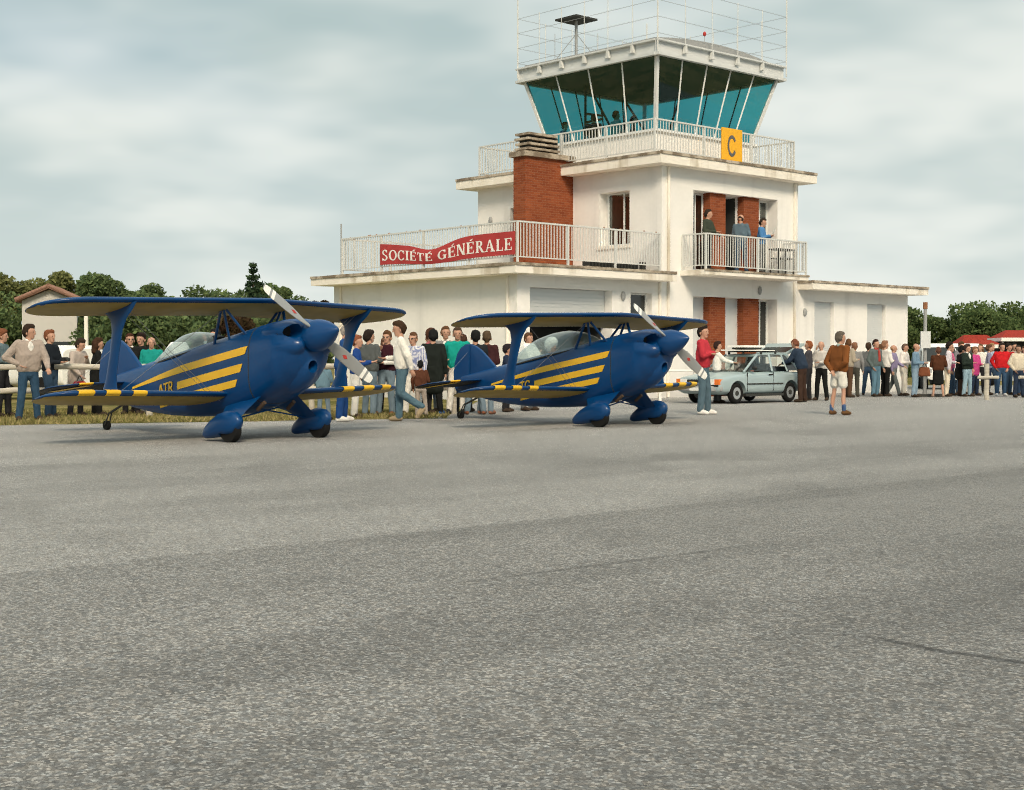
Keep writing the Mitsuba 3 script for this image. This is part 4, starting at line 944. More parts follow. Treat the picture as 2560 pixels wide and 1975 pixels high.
def person(label, x, y, deg, H, top, legs_c, hair=(0.03, 0.02, 0.014), arms=('down', 'down'), legs='relax', lean=0, head=0, nod=0, z=0.0, hem=0.90, shoe=(0.05, 0.035, 0.025), kind='trousers',
           collar=None, long_hair=False, sleeves=True, vest=None, hat=None, near=False, bulk=1.0, group=None, socks=None, holds=None, skin=SKIN, bald=False, glasses=False, parts=('top', 'trousers'), coat=False, scarf=None, bust=False, helmet=None, sit=0.0, stripes=None):
    key = thing('person', label, 'person', group); seed = used['person']
    r = np.random.default_rng(100 + seed)
    if head == 0 and not bust: head = r.uniform(-24, 24)
    if lean == 0: lean = r.uniform(-1.5, 5)
    deg = deg + r.uniform(-8, 8)
    if legs == 'relax' and r.random() < 0.35: legs = 'wide'
    k = H / 1.755
    M = trans(x, y, z - sit) @ rotz(deg) @ scal(k)
    fine = 0.035 if near else 0.05
    la = math.radians(lean)
    def up(p):   # upper body leans about the hips
        p = np.asarray(p, float); c, s = math.cos(la), math.sin(la); yy, zz = p[1], p[2] - 0.92
        return np.array([p[0], yy * c - zz * s, 0.92 + yy * s + zz * c])
    ha, na = math.radians(head), math.radians(nod)
    def hd(p):   # head turns on the neck
        p = np.asarray(p, float) - (0, 0.0, 1.53); c, s = math.cos(na), math.sin(na); p = np.array([p[0], p[1] * c - p[2] * s, p[1] * s + p[2] * c])
        c, s = math.cos(ha), math.sin(ha); return up(np.array([p[0] * c - p[1] * s, p[0] * s + p[1] * c, p[2] + 1.53]))
    j = 0.012 * r.standard_normal((8, 3))
    L = {}
    for s, a in ((-1, arms[0]), (1, arms[1])):
        e, h = ARMS[a]; L[s] = (up((s * .185, 0.01, 1.415)), up(np.array((s * e[0], e[1], e[2])) + j[0 if s < 0 else 1]), up(np.array((s * h[0], h[1], h[2])) + j[2 if s < 0 else 3]))
    G = {}
    lp = LEGS[legs]; flip = r.random() < 0.5 if legs in ('relax', 'stand') else False
    for s, q in ((-1, lp[1 if flip else 0]), (1, lp[0 if flip else 1])):
        G[s] = (np.array((s * .09, 0.0, .90)), np.array((s * q[0][0], q[0][1], q[0][2])), np.array((s * q[1][0], q[1][1], q[1][2])), q[2])
    def toe(s, d=0.155):
        a = math.radians(G[s][3]); return G[s][2] + np.array((s * 0.03, -d * math.cos(a), -0.045 - d * math.sin(a)))
    # --- the body, one surface
    B = [hull(ball(hd((0, .012, 1.665)), .09), ball(hd((0, -.03, 1.655)), .078), ball(hd((0, .045, 1.63)), .07)), hull(ball(hd((0, -.03, 1.62)), .07), ball(hd((0, -.06, 1.545)), .038), ball(hd((0, -.02, 1.56)), .05)),
         hull(OCT * .012 + hd((0, -.118, 1.60)), OCT * .012 + hd((0, -.102, 1.65)), OCT * .012 + hd((.016, -.10, 1.60)), OCT * .012 + hd((-.016, -.10, 1.60))), bone(up((0, .015, 1.40)), hd((0, .005, 1.57)), .056)]
    for s in (-1, 1): B.append(hull(OCT * .018 + hd((s * .086, .012, 1.63)), OCT * .018 + hd((s * .088, .006, 1.59))))
    B += [hull(ball(up((-.13, 0, 1.38)), .06), ball(up((.13, 0, 1.38)), .06), ball(up((-.09, 0, 1.2)), .09), ball(up((.09, 0, 1.2)), .09), ball((-.08, 0, .95), .09), ball((.08, 0, .95), .09))]
    for s in (-1, 1):
        sh, el, wr = L[s]; B += [bone(sh, el, .048, .038), bone(el, wr, .037, .026)]
        d = (wr - el) / np.linalg.norm(wr - el); sd = np.cross(d, [0, 0, 1.0]); sd = sd / np.linalg.norm(sd) if np.linalg.norm(sd) > .2 else np.array([0, 1.0, 0])
        if abs(d[2]) > 0.8: sd = np.array([0.0, -1.0, 0.0])
        nn = np.cross(d, sd); kn = wr + d * .085
        B.append(m3.Manifold.hull_points(np.vstack([OCT * .021 + wr, OCT * .016 + kn + sd * .03, OCT * .016 + kn - sd * .03])))
        for i, (o, ln) in enumerate(((.031, .062), (.011, .072), (-.010, .067), (-.030, .052))):
            b0 = kn + sd * o; m_ = b0 + d * ln * .55 + nn * s * .006; tp = m_ + (d * .75 + nn * s * .5) * ln * .5; B += [fbone(b0, m_, .0105), fbone(m_, tp, .0095)]
        B.append(fbone(wr + d * .03 + sd * .022, wr + d * .075 + sd * .056, .011))
        if not bust:
            hp, kn_, an, _ = G[s]; B += [bone(hp, kn_, .07, .044), bone(kn_, (kn_ * .62 + an * .38) + (0, .012, 0), .043, .048), bone((kn_ * .62 + an * .38) + (0, .012, 0), an, .048, .034), hull(ball(an - (0, 0, .03), .036), ball(toe(s, .12), .028))]
    bm = join(B); t = as_tm(bm); 
    bt = trimesh.Trimesh(t.vertices, t.faces, process=True)
    # colour of the skin with lips, brows and eyes where they are
    V = np.asarray(bt.vertices); C = np.tile(np.asarray(skin), (len(V), 1)) * (0.94 + 0.12 * meshkit.noise(V * 20)[:, None])
    bt2 = bt.copy(); bt2.apply_transform(M); scene[key + '__body'] = mikit.ply(bt2, 'm_skin', 50)if False else mikit.ply(bt2, 'm_skin', True, color=C)
    if near or y < 31:
        E = cat(*[m3.Manifold.hull_points(OCT * (.014, .008, .009) + hd((s * .034, -.098, 1.642))) for s in (-1, 1)]); E.apply_transform(M); scene[key + '__eyes'] = mikit.ply(E, 'm_skin', False, color=colors(E, (0.03, 0.02, 0.015)))
        E = as_tm(m3.Manifold.hull_points(np.vstack([OCT * .006 + hd((.024, -.094, 1.562)), OCT * .006 + hd((-.024, -.094, 1.562)), OCT * .007 + hd((0, -.098, 1.564))]))); E.apply_transform(M); scene[key + '__mouth'] = mikit.ply(E, 'm_skin', False, color=colors(E, (0.30, 0.11, 0.09)))
    def wear(name, man, c, length=None, wob=0.006, it=4, smooth=True, lab=None):
        m = finish(man, length or fine, wob, seed, it); col = colors(m, c, 0.10, seed)
        if stripes and name in ('jacket', 'shirt', 'top'):
            band = (np.sin(np.asarray(m.vertices)[:, 0] * 140) > 0.2)[:, None]; col = np.where(band, np.asarray(stripes), col)
        m.apply_transform(M); kk = num(key + '__' + name); scene[kk] = mikit.ply(m, 'm_cloth', smooth, color=col)
        if lab: labels[kk] = {'label': lab}
    # hair or helmet
    if helmet is not None:
        wear('helmet', hull(ball(hd((0, .01, 1.675)), .122), ball(hd((0, .03, 1.61)), .11), ball(hd((0, -.03, 1.70)), .10)), helmet, 0.03, 0, 2)
    else:
        v = r.uniform(-.004, .012)
        hs = [hull(ball(hd((0, .02, 1.695)), .092 + v), ball(hd((0, .058, 1.635)), .075 + v), ball(hd((0, .05, 1.58)), .058), ball(hd((0, -.05, 1.735)), .044 + v))]
        if bald: hs = [hull(ball(hd((0, .06, 1.65)), .062), ball(hd((.05, .03, 1.61)), .048), ball(hd((-.05, .03, 1.61)), .048))]
        if long_hair: hs.append(hull(ball(hd((0, .05, 1.66)), .098), ball(hd((.05, .075, 1.45)), .055), ball(hd((-.05, .075, 1.45)), .055)))
        for s in (-1, 1):
            if not bald: hs.append(hull(ball(hd((s * .07, .02, 1.665)), .035), ball(hd((s * .07, .025, 1.61)), .028), ball(hd((s * .055, .06, 1.61)), .035)))
        wear('hair', join(hs), hair, 0.022, 0.016, 1)
    if hat is not None: wear('cap', join([hull(ball(hd((0, .01, 1.715)), .10), ball(hd((0, .01, 1.68)), .105)), hull(ball(hd((.06, -.12, 1.69)), .018), ball(hd((-.06, -.12, 1.69)), .018), ball(hd((0, -.08, 1.70)), .05))]), hat, 0.03, 0, 2)
    if glasses:
        g = cat(*[m3.Manifold.hull_points(OCT * (.024, .008, .018) + hd((s * .035, -.108, 1.64))) for s in (-1, 1)], m3.Manifold.hull_points(np.vstack([OCT * .006 + hd((.085, -.03, 1.65)), OCT * .006 + hd((.045, -.105, 1.65))])), m3.Manifold.hull_points(np.vstack([OCT * .006 + hd((-.085, -.03, 1.65)), OCT * .006 + hd((-.045, -.105, 1.65))])))
        g.apply_transform(M); scene[key + '__glasses'] = mikit.ply(g, 'm_dark')
    # upper garment
    q = bulk
    tor = [hull(ball(up((-.145, .0, 1.395)), .078 * q), ball(up((.145, .0, 1.395)), .078 * q), ball(up((-.105, .0, 1.22)), .118 * q), ball(up((.105, .0, 1.22)), .118 * q)),
           hull(ball(up((-.105, .0, 1.22)), .118 * q), ball(up((.105, .0, 1.22)), .118 * q), ball((-.085, 0, hem + .10), .118 * q), ball((.085, 0, hem + .10), .118 * q)),
           hull(ball(up((-.05, .015, 1.44)), .062), ball(up((.05, .015, 1.44)), .062), ball(up((0, -.01, 1.41)), .08))]
    if coat: tor.append(hull(ball((-.09, 0, .98), .125 * q), ball((.09, 0, .98), .125 * q), ball((-.11, .01, hem), .11 * q), ball((.11, .01, hem), .11 * q)))
    sl = []
    for s in (-1, 1):
        sh, el, wr = L[s]; cuff = el * .08 + wr * .92
        if sleeves: sl += [bone(sh, el, .072 * q, .060 * q), bone(el, cuff, .058 * q, .044)]
        else: sl += [bone(sh, sh * .35 + el * .65, .068 * q, .062)]
    if vest is not None:
        wear('sleeves', join(sl + [hull(ball(up((-.14, 0, 1.39)), .07), ball(up((.14, 0, 1.39)), .07), ball(up((0, 0, 1.3)), .1))]), vest)
        wear('vest', join(tor), top)
    else:
        wear('jacket' if coat or bulk > 1.02 else 'shirt', join(tor + sl), top)
    if collar is not None:
        wear('collar', join([hull(ball(up((-.045, -.01, 1.475)), .035), ball(up((.045, -.01, 1.475)), .035), ball(up((0, .05, 1.48)), .04)), hull(ball(up((0, -.075, 1.44)), .03), ball(up((.035, -.095, 1.37)), .025), ball(up((-.035, -.095, 1.37)), .025), ball(up((0, -.10, 1.28)), .022))]), collar, 0.04, 0.002, 2)
    if scarf is not None:
        wear('scarf', join([hull(ball(up((-.05, -.02, 1.47)), .045), ball(up((.05, -.02, 1.47)), .045), ball(up((0, .05, 1.47)), .045)), hull(ball(up((0.02, -.11, 1.42)), .035), ball(up((.05, -.125, 1.12)), .035), ball(up((0.0, -.125, 1.12)), .03))]), scarf, 0.04, 0.004, 2)
    if bust: return key
    # lower garment
    if kind == 'trousers':
        tr = [hull(ball((-.08, 0, .965), .108), ball((.08, 0, .965), .108), ball((-.085, .01, .85), .10), ball((.085, .01, .85), .10))]
        for s in (-1, 1):
            hp, kn_, an, a = G[s]; low = kn_ * .03 + an * .97; tr += [bone(hp - (0, 0, .03), kn_, .096, .073), bone(kn_, low, .073, .064)]
        wear('trousers', join(tr), legs_c)
    elif kind == 'shorts':
        tr = [hull(ball((-.08, 0, .965), .11), ball((.08, 0, .965), .11), ball((-.085, .01, .85), .105), ball((.085, .01, .85), .105))]
        for s in (-1, 1):
            hp, kn_, an, a = G[s]; tr += [bone(hp - (0, 0, .03), hp * .38 + kn_ * .62, .10, .098)]
        wear('shorts', join(tr), legs_c)
    elif kind == 'skirt':
        wear('skirt', hull(ball((-.07, 0, 1.0), .10), ball((.07, 0, 1.0), .10), ball((-.11, 0, .52), .09), ball((.11, 0, .52), .09)), legs_c)
    for s in (-1, 1):
        an = G[s][2]
        wear('shoe', hull(ball(an - (0, -.025, .035), .046), ball(an + (0, 0, .0), .042), ball(toe(s), .036), ball(toe(s, .08) + (0, 0, .02), .042)), shoe, 0.05, 0, 1)
        if socks is not None: wear('sock', bone(an + (0, 0, .0), an + (0, 0, .12), .043, .046), socks, 0.05, 0, 1)
    if holds:
        wr = (L[-1][2] + L[1][2]) / 2 if holds[0] != 'bag' else L[holds[2]][2]
        a = math.radians(deg)
        def world(p): return (M @ np.r_[p, 1])[:3]
        if holds[0] == 'camera':
            c = thing('photo_camera', 'black camera held up by the ' + holds[1], 'camera')
            o = wr + up((0, 0, .92)) * 0 + np.array((0, -.06, .04))
            mm = cat(bx(o[0] - .07, o[0] + .07, o[1] - .03, o[1] + .03, o[2] - .045, o[2] + .045)); add(c, 'case', mm, 'm_black', M=M); add(c, 'lens', tube(o + (0, -.03, 0), o + (0, -.10, 0), .032, n=12), 'm_dark', 40, M=M)
        elif holds[0] == 'paper':
            c = thing('paper', 'white sheet of paper read by the ' + holds[1], 'paper'); o = wr + np.array((0, -.06, .06))
            add(c, None, grid([[(o[0] + u, o[1] - v * .1 + .02 * math.sin(u * 9), o[2] + v * .2) for u in np.linspace(-.14, .14, 8)] for v in (0, .5, 1)]), 'm_white', M=M)
        elif holds[0] == 'bag':
            c = thing('bag', holds[1], 'bag'); o = wr + np.array((0.02 * holds[2], 0.0, -.09))
            top_ = o + (0, 0, 0.03)
            bmesh = finish(hull(ball(o + (0, -.12, -.10), .05), ball(o + (0, .12, -.10), .05), ball(o + (0, -.14, -.30), .06), ball(o + (0, .14, -.30), .06)), 0.05, 0.006, seed); cc = colors(bmesh, holds[3]); bmesh.apply_transform(M); scene[c + '__pouch'] = mikit.ply(bmesh, 'm_cloth', True, color=cc)
            add(c, 'strap', cat(tube(o + (0, -.1, -.08), o + (0, 0, .08), .012, n=5), tube(o + (0, .1, -.08), o + (0, 0, .08), .012, n=5)), 'm_dark', M=M)
    return key
JEAN, LJEAN, DARK, BLACK, WHITE = (0.040, 0.075, 0.125), (0.15, 0.205, 0.25), (0.022, 0.022, 0.025), (0.010, 0.011, 0.011), (0.72, 0.70, 0.65)
NAVY, TEAL, BROWN, RED, TAN, GREY = (0.016, 0.026, 0.055), (0.01, 0.25, 0.22), (0.17, 0.058, 0.018), (0.42, 0.03, 0.035), (0.36, 0.30, 0.26), (0.13, 0.14, 0.145)
BRH, RH, GH = (0.10, 0.05, 0.025), (0.16, 0.06, 0.03), (0.30, 0.27, 0.24)
ps = person
FL = 'onlookers along the left fence'
# along the left fence
ps('man in blue-grey shirt at the left edge of the picture', -9.78, 27.6, 80, 1.68, (0.12, 0.17, 0.19), DARK, RH, ('front', 'front'), group=None)
ps('man in beige-grey blouson and jeans standing in front of the fence rails', -8.68, 25.85, 42, 1.73, TAN, (0.028, 0.065, 0.115), arms=('hip', 'rail'), legs='wide', collar=WHITE, near=True, bulk=1.2, lean=5, head=48)
ps('man in black jacket holding a camera beside the man in the beige blouson', -8.72, 27.2, 78, 1.66, (0.012, 0.016, 0.022), JEAN, RH, ('front', 'front'), holds=('camera', 'man in the black jacket at the fence'))
ps('dark-haired woman in a pale coat leaning on the fence rail', -8.48, 28.0, 62, 1.52, (0.42, 0.36, 0.32), DARK, arms=('rail', 'chest'), hem=.62, coat=True, lean=9, nod=10, holds=('bag', 'red bag carried by the woman in the pale coat', -1, (0.4, 0.02, 0.03)))
ps('woman with long dark hair in a black jacket behind the first biplane tail', -8.21, 28.4, 120, 1.53, BLACK, BLACK, (0.045, 0.022, 0.012), ('front', 'front'), long_hair=True, coat=True, hem=.8)
ps('man with sunglasses, white shirt and black jacket behind the first biplane', -7.64, 28.8, 8, 1.62, BLACK, DARK, (0.06, 0.025, 0.015), ('down', 'down'), collar=WHITE, glasses=True, bulk=1.05)
ps('dark-haired man in black behind the man with sunglasses', -7.56, 29.4, -20, 1.64, BLACK, DARK, (0.02, 0.012, 0.01), bulk=1.05)
ps('man in a green sweater behind the first biplane fuselage', -7.2, 28.8, 5, 1.56, TEAL, GREY, (0.12, 0.07, 0.05), ('front', 'down'), bald=True)
ps('dark-haired man in pale blue seen behind the cockpit of the first biplane', -5.92, 29.0, -70, 1.72, (0.45, 0.52, 0.55), JEAN, BLACK, ('camera', 'front'))
# between the two biplanes
ps('mechanic in blue overalls and white shoes beside the first propeller', -3.06, 25.75, 95, 1.75, (0.014, 0.058, 0.19), (0.013, 0.052, 0.18), GH, ('front', 'down'), near=True, shoe=WHITE, bulk=1.08, lean=8, nod=12)
ps('child in a faded denim jacket behind the first biplane nose', -3.48, 26.5, 170, 1.10, (0.13, 0.22, 0.28), LJEAN, BLACK, ('chest', 'front'), bulk=1.12)
ps('red-faced man in a bright blue jacket reaching forward', -2.97, 27.3, 88, 1.56, (0.015, 0.055, 0.22), WHITE, (0.2, 0.07, 0.035), ('paper', 'paper'))
ps('man in charcoal jacket and pale jeans seen from behind', -2.77, 28.0, 152, 1.67, (0.09, 0.10, 0.10), LJEAN, (0.022, 0.015, 0.012), ('front', 'down'), bulk=1.1)
ps('man with glasses in a maroon vest with white sleeves', -2.46, 28.3, -22, 1.66, (0.04, 0.010, 0.016), LJEAN, BRH, ('chest', 'front'), glasses=True, vest=WHITE, shoe=(0.18, 0.08, 0.04))
ps('young man in a white jacket and jeans walking to the left', -1.98, 25.85, -88, 1.79, (0.72, 0.70, 0.64), (0.075, 0.135, 0.175), (0.045, 0.025, 0.014), ('front', 'swingB'), legs='walk', near=True, bulk=1.1, shoe=(0.32, 0.25, 0.16), nod=8)
ps('woman with glasses in a blue striped top behind the white jacket', -1.95, 28.6, -20, 1.64, (0.66, 0.66, 0.68), WHITE, BRH, ('front', 'down'), glasses=True, stripes=(0.2, 0.24, 0.42))
ps('small black-haired child in brown between the two biplanes', -1.78, 28.0, 165, 1.08, (0.09, 0.035, 0.02), (0.35, 0.30, 0.26), BLACK, ('front', 'down'))
ps('curly-haired man in a pink shirt', -1.70, 29.2, 105, 1.74, (0.55, 0.16, 0.17), DARK, (0.07, 0.03, 0.018), ('front', 'down'))
ps('man in a long black leather coat seen from behind', -1.59, 28.9, 165, 1.69, (0.012, 0.016, 0.014), BLACK, BLACK, ('down', 'front'), coat=True, hem=.55, bulk=1.14, shoe=(0.02, 0.07, 0.2))
ps('smiling brown-haired man in a grey jacket with a white collar', -1.38, 29.9, -5, 1.79, (0.2, 0.2, 0.2), GREY, BRH, ('down', 'down'), collar=WHITE, long_hair=False)
ps('man in a bright green sweater with his hand on his hip', -1.11, 29.4, -8, 1.76, (0.008, 0.30, 0.25), WHITE, (0.07, 0.045, 0.028), ('hip', 'down'), shoe=DARK, bulk=1.05)
ps('short person with dark hair behind the green sweater', -1.03, 30.6, 160, 1.62, DARK, DARK, (0.05, 0.025, 0.016))
ps('man in a dark navy jacket with his back turned near the second biplane tail', -0.74, 29.1, 185, 1.68, (0.016, 0.02, 0.026), LJEAN, BLACK, ('front', 'front'), shoe=(0.2, 0.08, 0.045), bulk=1.06)
ps('man in a dark red and black jacket near the second biplane tail', -0.52, 29.2, 152, 1.67, (0.045, 0.016, 0.018), LJEAN, (0.075, 0.05, 0.03), ('front', 'front'), shoe=(0.24, 0.11, 0.07), bulk=1.06)
ps('boy in a dark blue jacket behind the second biplane strut', -0.11, 30.6, 80, 1.42, NAVY, DARK, (0.02, 0.016, 0.02), ('chest', 'front'))
ps('man in a pale lilac shirt behind the second biplane strut', 0.31, 31.2, 75, 1.68, (0.38, 0.36, 0.42), GREY, BRH, ('chest', 'front'))
# around the car and on the apron
ps('curly-haired man in a red pullover and jeans with folded arms', 3.85, 29.0, 72, 1.79, (0.44, 0.035, 0.05), (0.08, 0.13, 0.165), (0.018, 0.013, 0.011), ('crossA', 'crossB'), near=True, shoe=(0.74, 0.72, 0.68), bulk=1.08)
ps('dark-haired person in a white top beside the bonnet of the pale blue car', 5.25, 36.9, 88, 1.56, WHITE, GREY, (0.03, 0.015, 0.012), ('reach', 'reach'))
ps('man in a navy jacket and dark brown trousers bending into the open car boot', 7.55, 37.5, -118, 1.66, (0.022, 0.036, 0.062), (0.045, 0.025, 0.018), (0.16, 0.06, 0.035), ('reach', 'reach'), lean=14, legs='wide', near=True, bulk=1.16, nod=18)
ps('red-haired person behind the man at the car boot', 8.0, 38.9, -110, 1.60, (0.05, 0.05, 0.06), DARK, (0.26, 0.09, 0.04), ('front', 'front'))
ps('man with a white shirt and black trousers between the car and the man in shorts', 8.36, 38.9, -40, 1.60, (0.55, 0.53, 0.50), BLACK, GH, ('camera', 'front'), bald=True)
ps('man in a brown pullover and white shorts with his hands behind his back', 6.56, 28.9, 122, 1.66, (0.175, 0.062, 0.018), (0.68, 0.66, 0.60), (0.10, 0.085, 0.07), ('behind', 'behind'), legs='wide', kind='shorts', near=True, bulk=1.08, hem=.88, collar=(0.30, 0.38, 0.36), socks=(0.05, 0.10, 0.22), shoe=(0.12, 0.06, 0.025))
ps('man in a beige jacket and brown trousers just right of the brown pullover', 9.8, 42.0, 118, 1.70, (0.36, 0.31, 0.24), (0.09, 0.05, 0.03), BRH, ('front', 'down'), bulk=1.08)
ps('grey-haired person with a dark shoulder bag in front of the right wing', 10.12, 42.6, 160, 1.60, (0.22, 0.22, 0.22), (0.06, 0.06, 0.05), (0.20, 0.10, 0.06), ('down', 'down'), holds=('bag', 'dark bag carried in front of the right wing', 1, (0.03, 0.03, 0.025)))
# the crowd on the right
ps('dark-haired man in a grey jacket with a red scarf', 10.86, 43.0, 28, 1.69, (0.10, 0.13, 0.13), (0.10, 0.19, 0.26), (0.03, 0.016, 0.012), ('pocket', 'down'), scarf=(0.38, 0.06, 0.05), bulk=1.06)
ps('man in a white jacket and black trousers turned away', 11.22, 43.3, 125, 1.66, (0.76, 0.74, 0.70), BLACK, (0.25, 0.13, 0.08), ('front', 'down'), bulk=1.06)
ps('grey-haired man in lilac and grey walking off to the right', 11.55, 43.6, 60, 1.55, (0.24, 0.21, 0.34), (0.13, 0.15, 0.15), (0.34, 0.20, 0.10), ('down', 'swingF'), legs='step', bald=True)
ps('person in white overalls beside the lilac top', 11.97, 44.0, 50, 1.58, (0.74, 0.70, 0.66), (0.72, 0.68, 0.60), (0.12, 0.08, 0.06), ('front', 'front'))
ps('bald man all in faded denim beside the tall signpost', 11.9, 42.5, 68, 1.58, (0.15, 0.24, 0.33), (0.22, 0.31, 0.40), (0.16, 0.08, 0.05), ('front', 'front'), bald=True, holds=('bag', 'brown bag held by the man in denim', 1, (0.20, 0.07, 0.035)))
ps('bare-legged woman in a dark brown dress', 12.58, 42.5, 165, 1.47, (0.07, 0.025, 0.012), BLACK, (0.11, 0.05, 0.035), ('front', 'front'), kind='skirt', shoe=(0.3, 0.2, 0.15))
ps('dark-haired woman in a pale top and cream trousers', 13.0, 43.0, 78, 1.62, (0.58, 0.55, 0.60), (0.66, 0.60, 0.48), (0.018, 0.012, 0.010), ('down', 'front'), long_hair=False)
ps('person in pink half hidden behind the cream trousers', 13.48, 44.2, 60, 1.56, (0.48, 0.12, 0.22), JEAN, (0.16, 0.08, 0.05))
ps('person in a black coat with a raised hood', 13.5, 43.4, 95, 1.50, BLACK, (0.05, 0.03, 0.022), BLACK, ('front', 'front'), coat=True, hem=.7, bulk=1.1, hat=BLACK)
ps('man in a dark green jacket and pale jeans', 13.6, 43.0, 40, 1.55, (0.018, 0.028, 0.022), (0.26, 0.38, 0.46), (0.05, 0.03, 0.025), ('front', 'pocket'), collar=WHITE, bulk=1.1)
ps('woman in a magenta top and dark trousers', 14.14, 44.0, 30, 1.49, (0.50, 0.06, 0.22), (0.018, 0.03, 0.06), (0.2, 0.10, 0.06), ('down', 'front'), hem=.8, coat=True)
ps('man in a lilac-grey jacket behind the fence post', 14.9, 45.0, 70, 1.56, (0.20, 0.20, 0.30), NAVY, (0.10, 0.05, 0.03), ('front', 'front'))
ps('man in a bright red sweater and jeans', 14.78, 43.5, 0, 1.60, (0.50, 0.015, 0.02), (0.035, 0.075, 0.14), (0.03, 0.02, 0.016), ('pocket', 'pocket'), shoe=(0.7, 0.68, 0.66), bulk=1.06)
ps('person in a darker red jacket right of the bright red sweater', 15.5, 45.0, 20, 1.60, (0.34, 0.02, 0.02), JEAN, (0.02, 0.015, 0.012), bulk=1.06)
ps('person in a cream anorak and dark jeans at the right end of the crowd', 14.76, 42.0, 25, 1.52, (0.60, 0.53, 0.42), (0.020, 0.032, 0.06), (0.03, 0.025, 0.02), ('pocket', 'pocket'), bulk=1.16, skin=(0.34, 0.19, 0.13))
ps('person in dark blue at the right edge of the picture', 15.62, 44.0, 10, 1.5, NAVY, (0.02, 0.04, 0.08), BRH)
ps('man in a grey jumper at the back of the right crowd', 14.35, 46.0, 15, 1.66, (0.2, 0.2, 0.22), JEAN, BRH, ('front', 'down'))
ps('woman in a white blouse at the back of the right crowd', 15.15, 46.6, -20, 1.60, WHITE, DARK, (0.12, 0.06, 0.03), long_hair=True)
ps('fair-haired person in pale blue at the back of the right crowd', 15.65, 47.0, 10, 1.62, (0.3, 0.38, 0.5), JEAN, (0.32, 0.2, 0.1))
ps('man in a tan shirt behind the red sweater', 16.1, 46.2, 5, 1.63, TAN, DARK, BLACK)
ps('person in dark green behind the white jacket', 11.6, 45.4, 150, 1.58, (0.03, 0.05, 0.04), DARK, BRH)
ps('person in grey behind the man with the red scarf', 11.05, 44.6, 160, 1.62, GREY, JEAN, (0.05, 0.03, 0.02))
ps('man in a cream shirt behind the black leather coat', -1.75, 30.6, 20, 1.66, (0.5, 0.46, 0.38), JEAN, BRH)
ps('woman in dark blue behind the maroon vest', -2.62, 29.8, 30, 1.58, NAVY, DARK, (0.10, 0.05, 0.03), long_hair=True)
# on the balcony and in the cab
bz = 3.88 * 0.957
for lab, s, t, dg, h, tp, lg, ar, kw in (
    ('man in a dark green jacket at the left end of the balcony', 1.66, -.40, 60, 1.80, (0.045, 0.055, 0.04), DARK, ('front', 'rail'), {}),
    ('man in a grey-blue jacket in the middle of the balcony', 3.34, -.35, 150, 1.78, (0.10, 0.15, 0.19), JEAN, ('front', 'front'), {'bald': True}),
    ('man in a bright blue shirt reading a sheet on the balcony', 4.32, -.40, 70, 1.71, (0.07, 0.20, 0.42), GREY, ('paper', 'paper'), {'holds': ('paper', 'man on the balcony'), 'nod': 12})):
    c = local(s, t); ps(lab, c[0], c[1], dg, h, tp, lg, (0.03, 0.02, 0.015), ar, z=bz, **kw)
for lab, s, t, dg, zt, tp in (('person bending at the left of the glass cab', 1.52, 5.7, 60, 9.15, (0.10, 0.16, 0.26)), ('broad-shouldered person in black in the glass cab', 2.0, 4.8, 170, 9.36, BLACK),
    ('person with headphones in a pale shirt in the glass cab', 1.9, 3.7, 120, 9.32, (0.45, 0.47, 0.46)), ('person behind the second mullion of the glass cab', 1.85, 2.9, 80, 9.05, DARK)):
    c = local(s, t); ps(lab, c[0], c[1], dg, 1.75, tp, DARK, (0.02, 0.014, 0.012), ('front', 'front'), z=zt * .957 - 1.75)
# the two pilots' heads and shoulders
def seat(Mp, x, z): v = Mp @ np.array([x, 0, z, 1.0]); return v
v = seat(M2, -1.72, 1.44); ps('pilot with a white helmet under the long canopy', v[0], v[1], 90 - 44.4, 1.72, (0.30, 0.33, 0.30), DARK, arms=('front', 'front'), z=v[2] - 1.72, bust=True, helmet=(0.72, 0.72, 0.70))
v = seat(M2, -1.05, 1.45); ps('dark-haired passenger in the front seat under the long canopy', v[0], v[1], 90 - 44.4, 1.70, (0.05, 0.07, 0.05), DARK, (0.05, 0.035, 0.02), ('front', 'front'), z=v[2] - 1.70, bust=True)
# ------------------------------------------------------------------ fence, posts, signs, huts
rr = np.random.default_rng(12)
def log(p, q, r, seed):
    p, q = np.asarray(p, float), np.asarray(q, float); n = max(4, int(np.linalg.norm(q - p) / 0.25)); g = np.random.default_rng(seed)
    d = (q - p) / np.linalg.norm(q - p); x = np.cross(d, [0, 0, 1]) if abs(d[2]) < .9 else np.array([1.0, 0, 0]); x /= np.linalg.norm(x); y = np.cross(d, x)
    a = np.arange(9) * 2 * PI / 9; R = []
    for i in range(n + 1):
        c = p + (q - p) * i / n + (x * g.normal() + y * g.normal()) * r * 0.12; rad = r * (1 + 0.12 * g.normal(size=9) * 0.6)
        R.append(c + (np.cos(a) * rad)[:, None] * x + (np.sin(a) * rad)[:, None] * y)
    return loft(R)
def fence_run(key, pts, post_h, heights, r, flat=None):
    for i, (p, q) in enumerate(zip(pts[:-1], pts[1:])):
        for k, h in enumerate(heights):
            add(key, 'rail', log((*p, h + rr.normal() * .012), (*q, h + rr.normal() * .012), r, 40 + i * 3 + k), 'm_wood', 40)
    for i, p in enumerate(pts):
        add(key, 'post', log((p[0], p[1] + 0.11, -0.1), (p[0], p[1] + 0.11, post_h), 0.06, 90 + i), 'm_wood', 40)
lf = thing('rail_fence', 'weathered pale two-rail wooden fence behind the left onlookers', 'fence')
fence_run(lf, [(-16.2, 24.9), (-13.1, 25.9), (-10.1, 26.75), (-7.0, 27.65), (-4.0, 28.6), (-1.2, 29.5)], 1.02, (0.97, 0.53), 0.055)
mf = thing('rail_fence', 'low white barrier between the second biplane and the tower', 'fence')
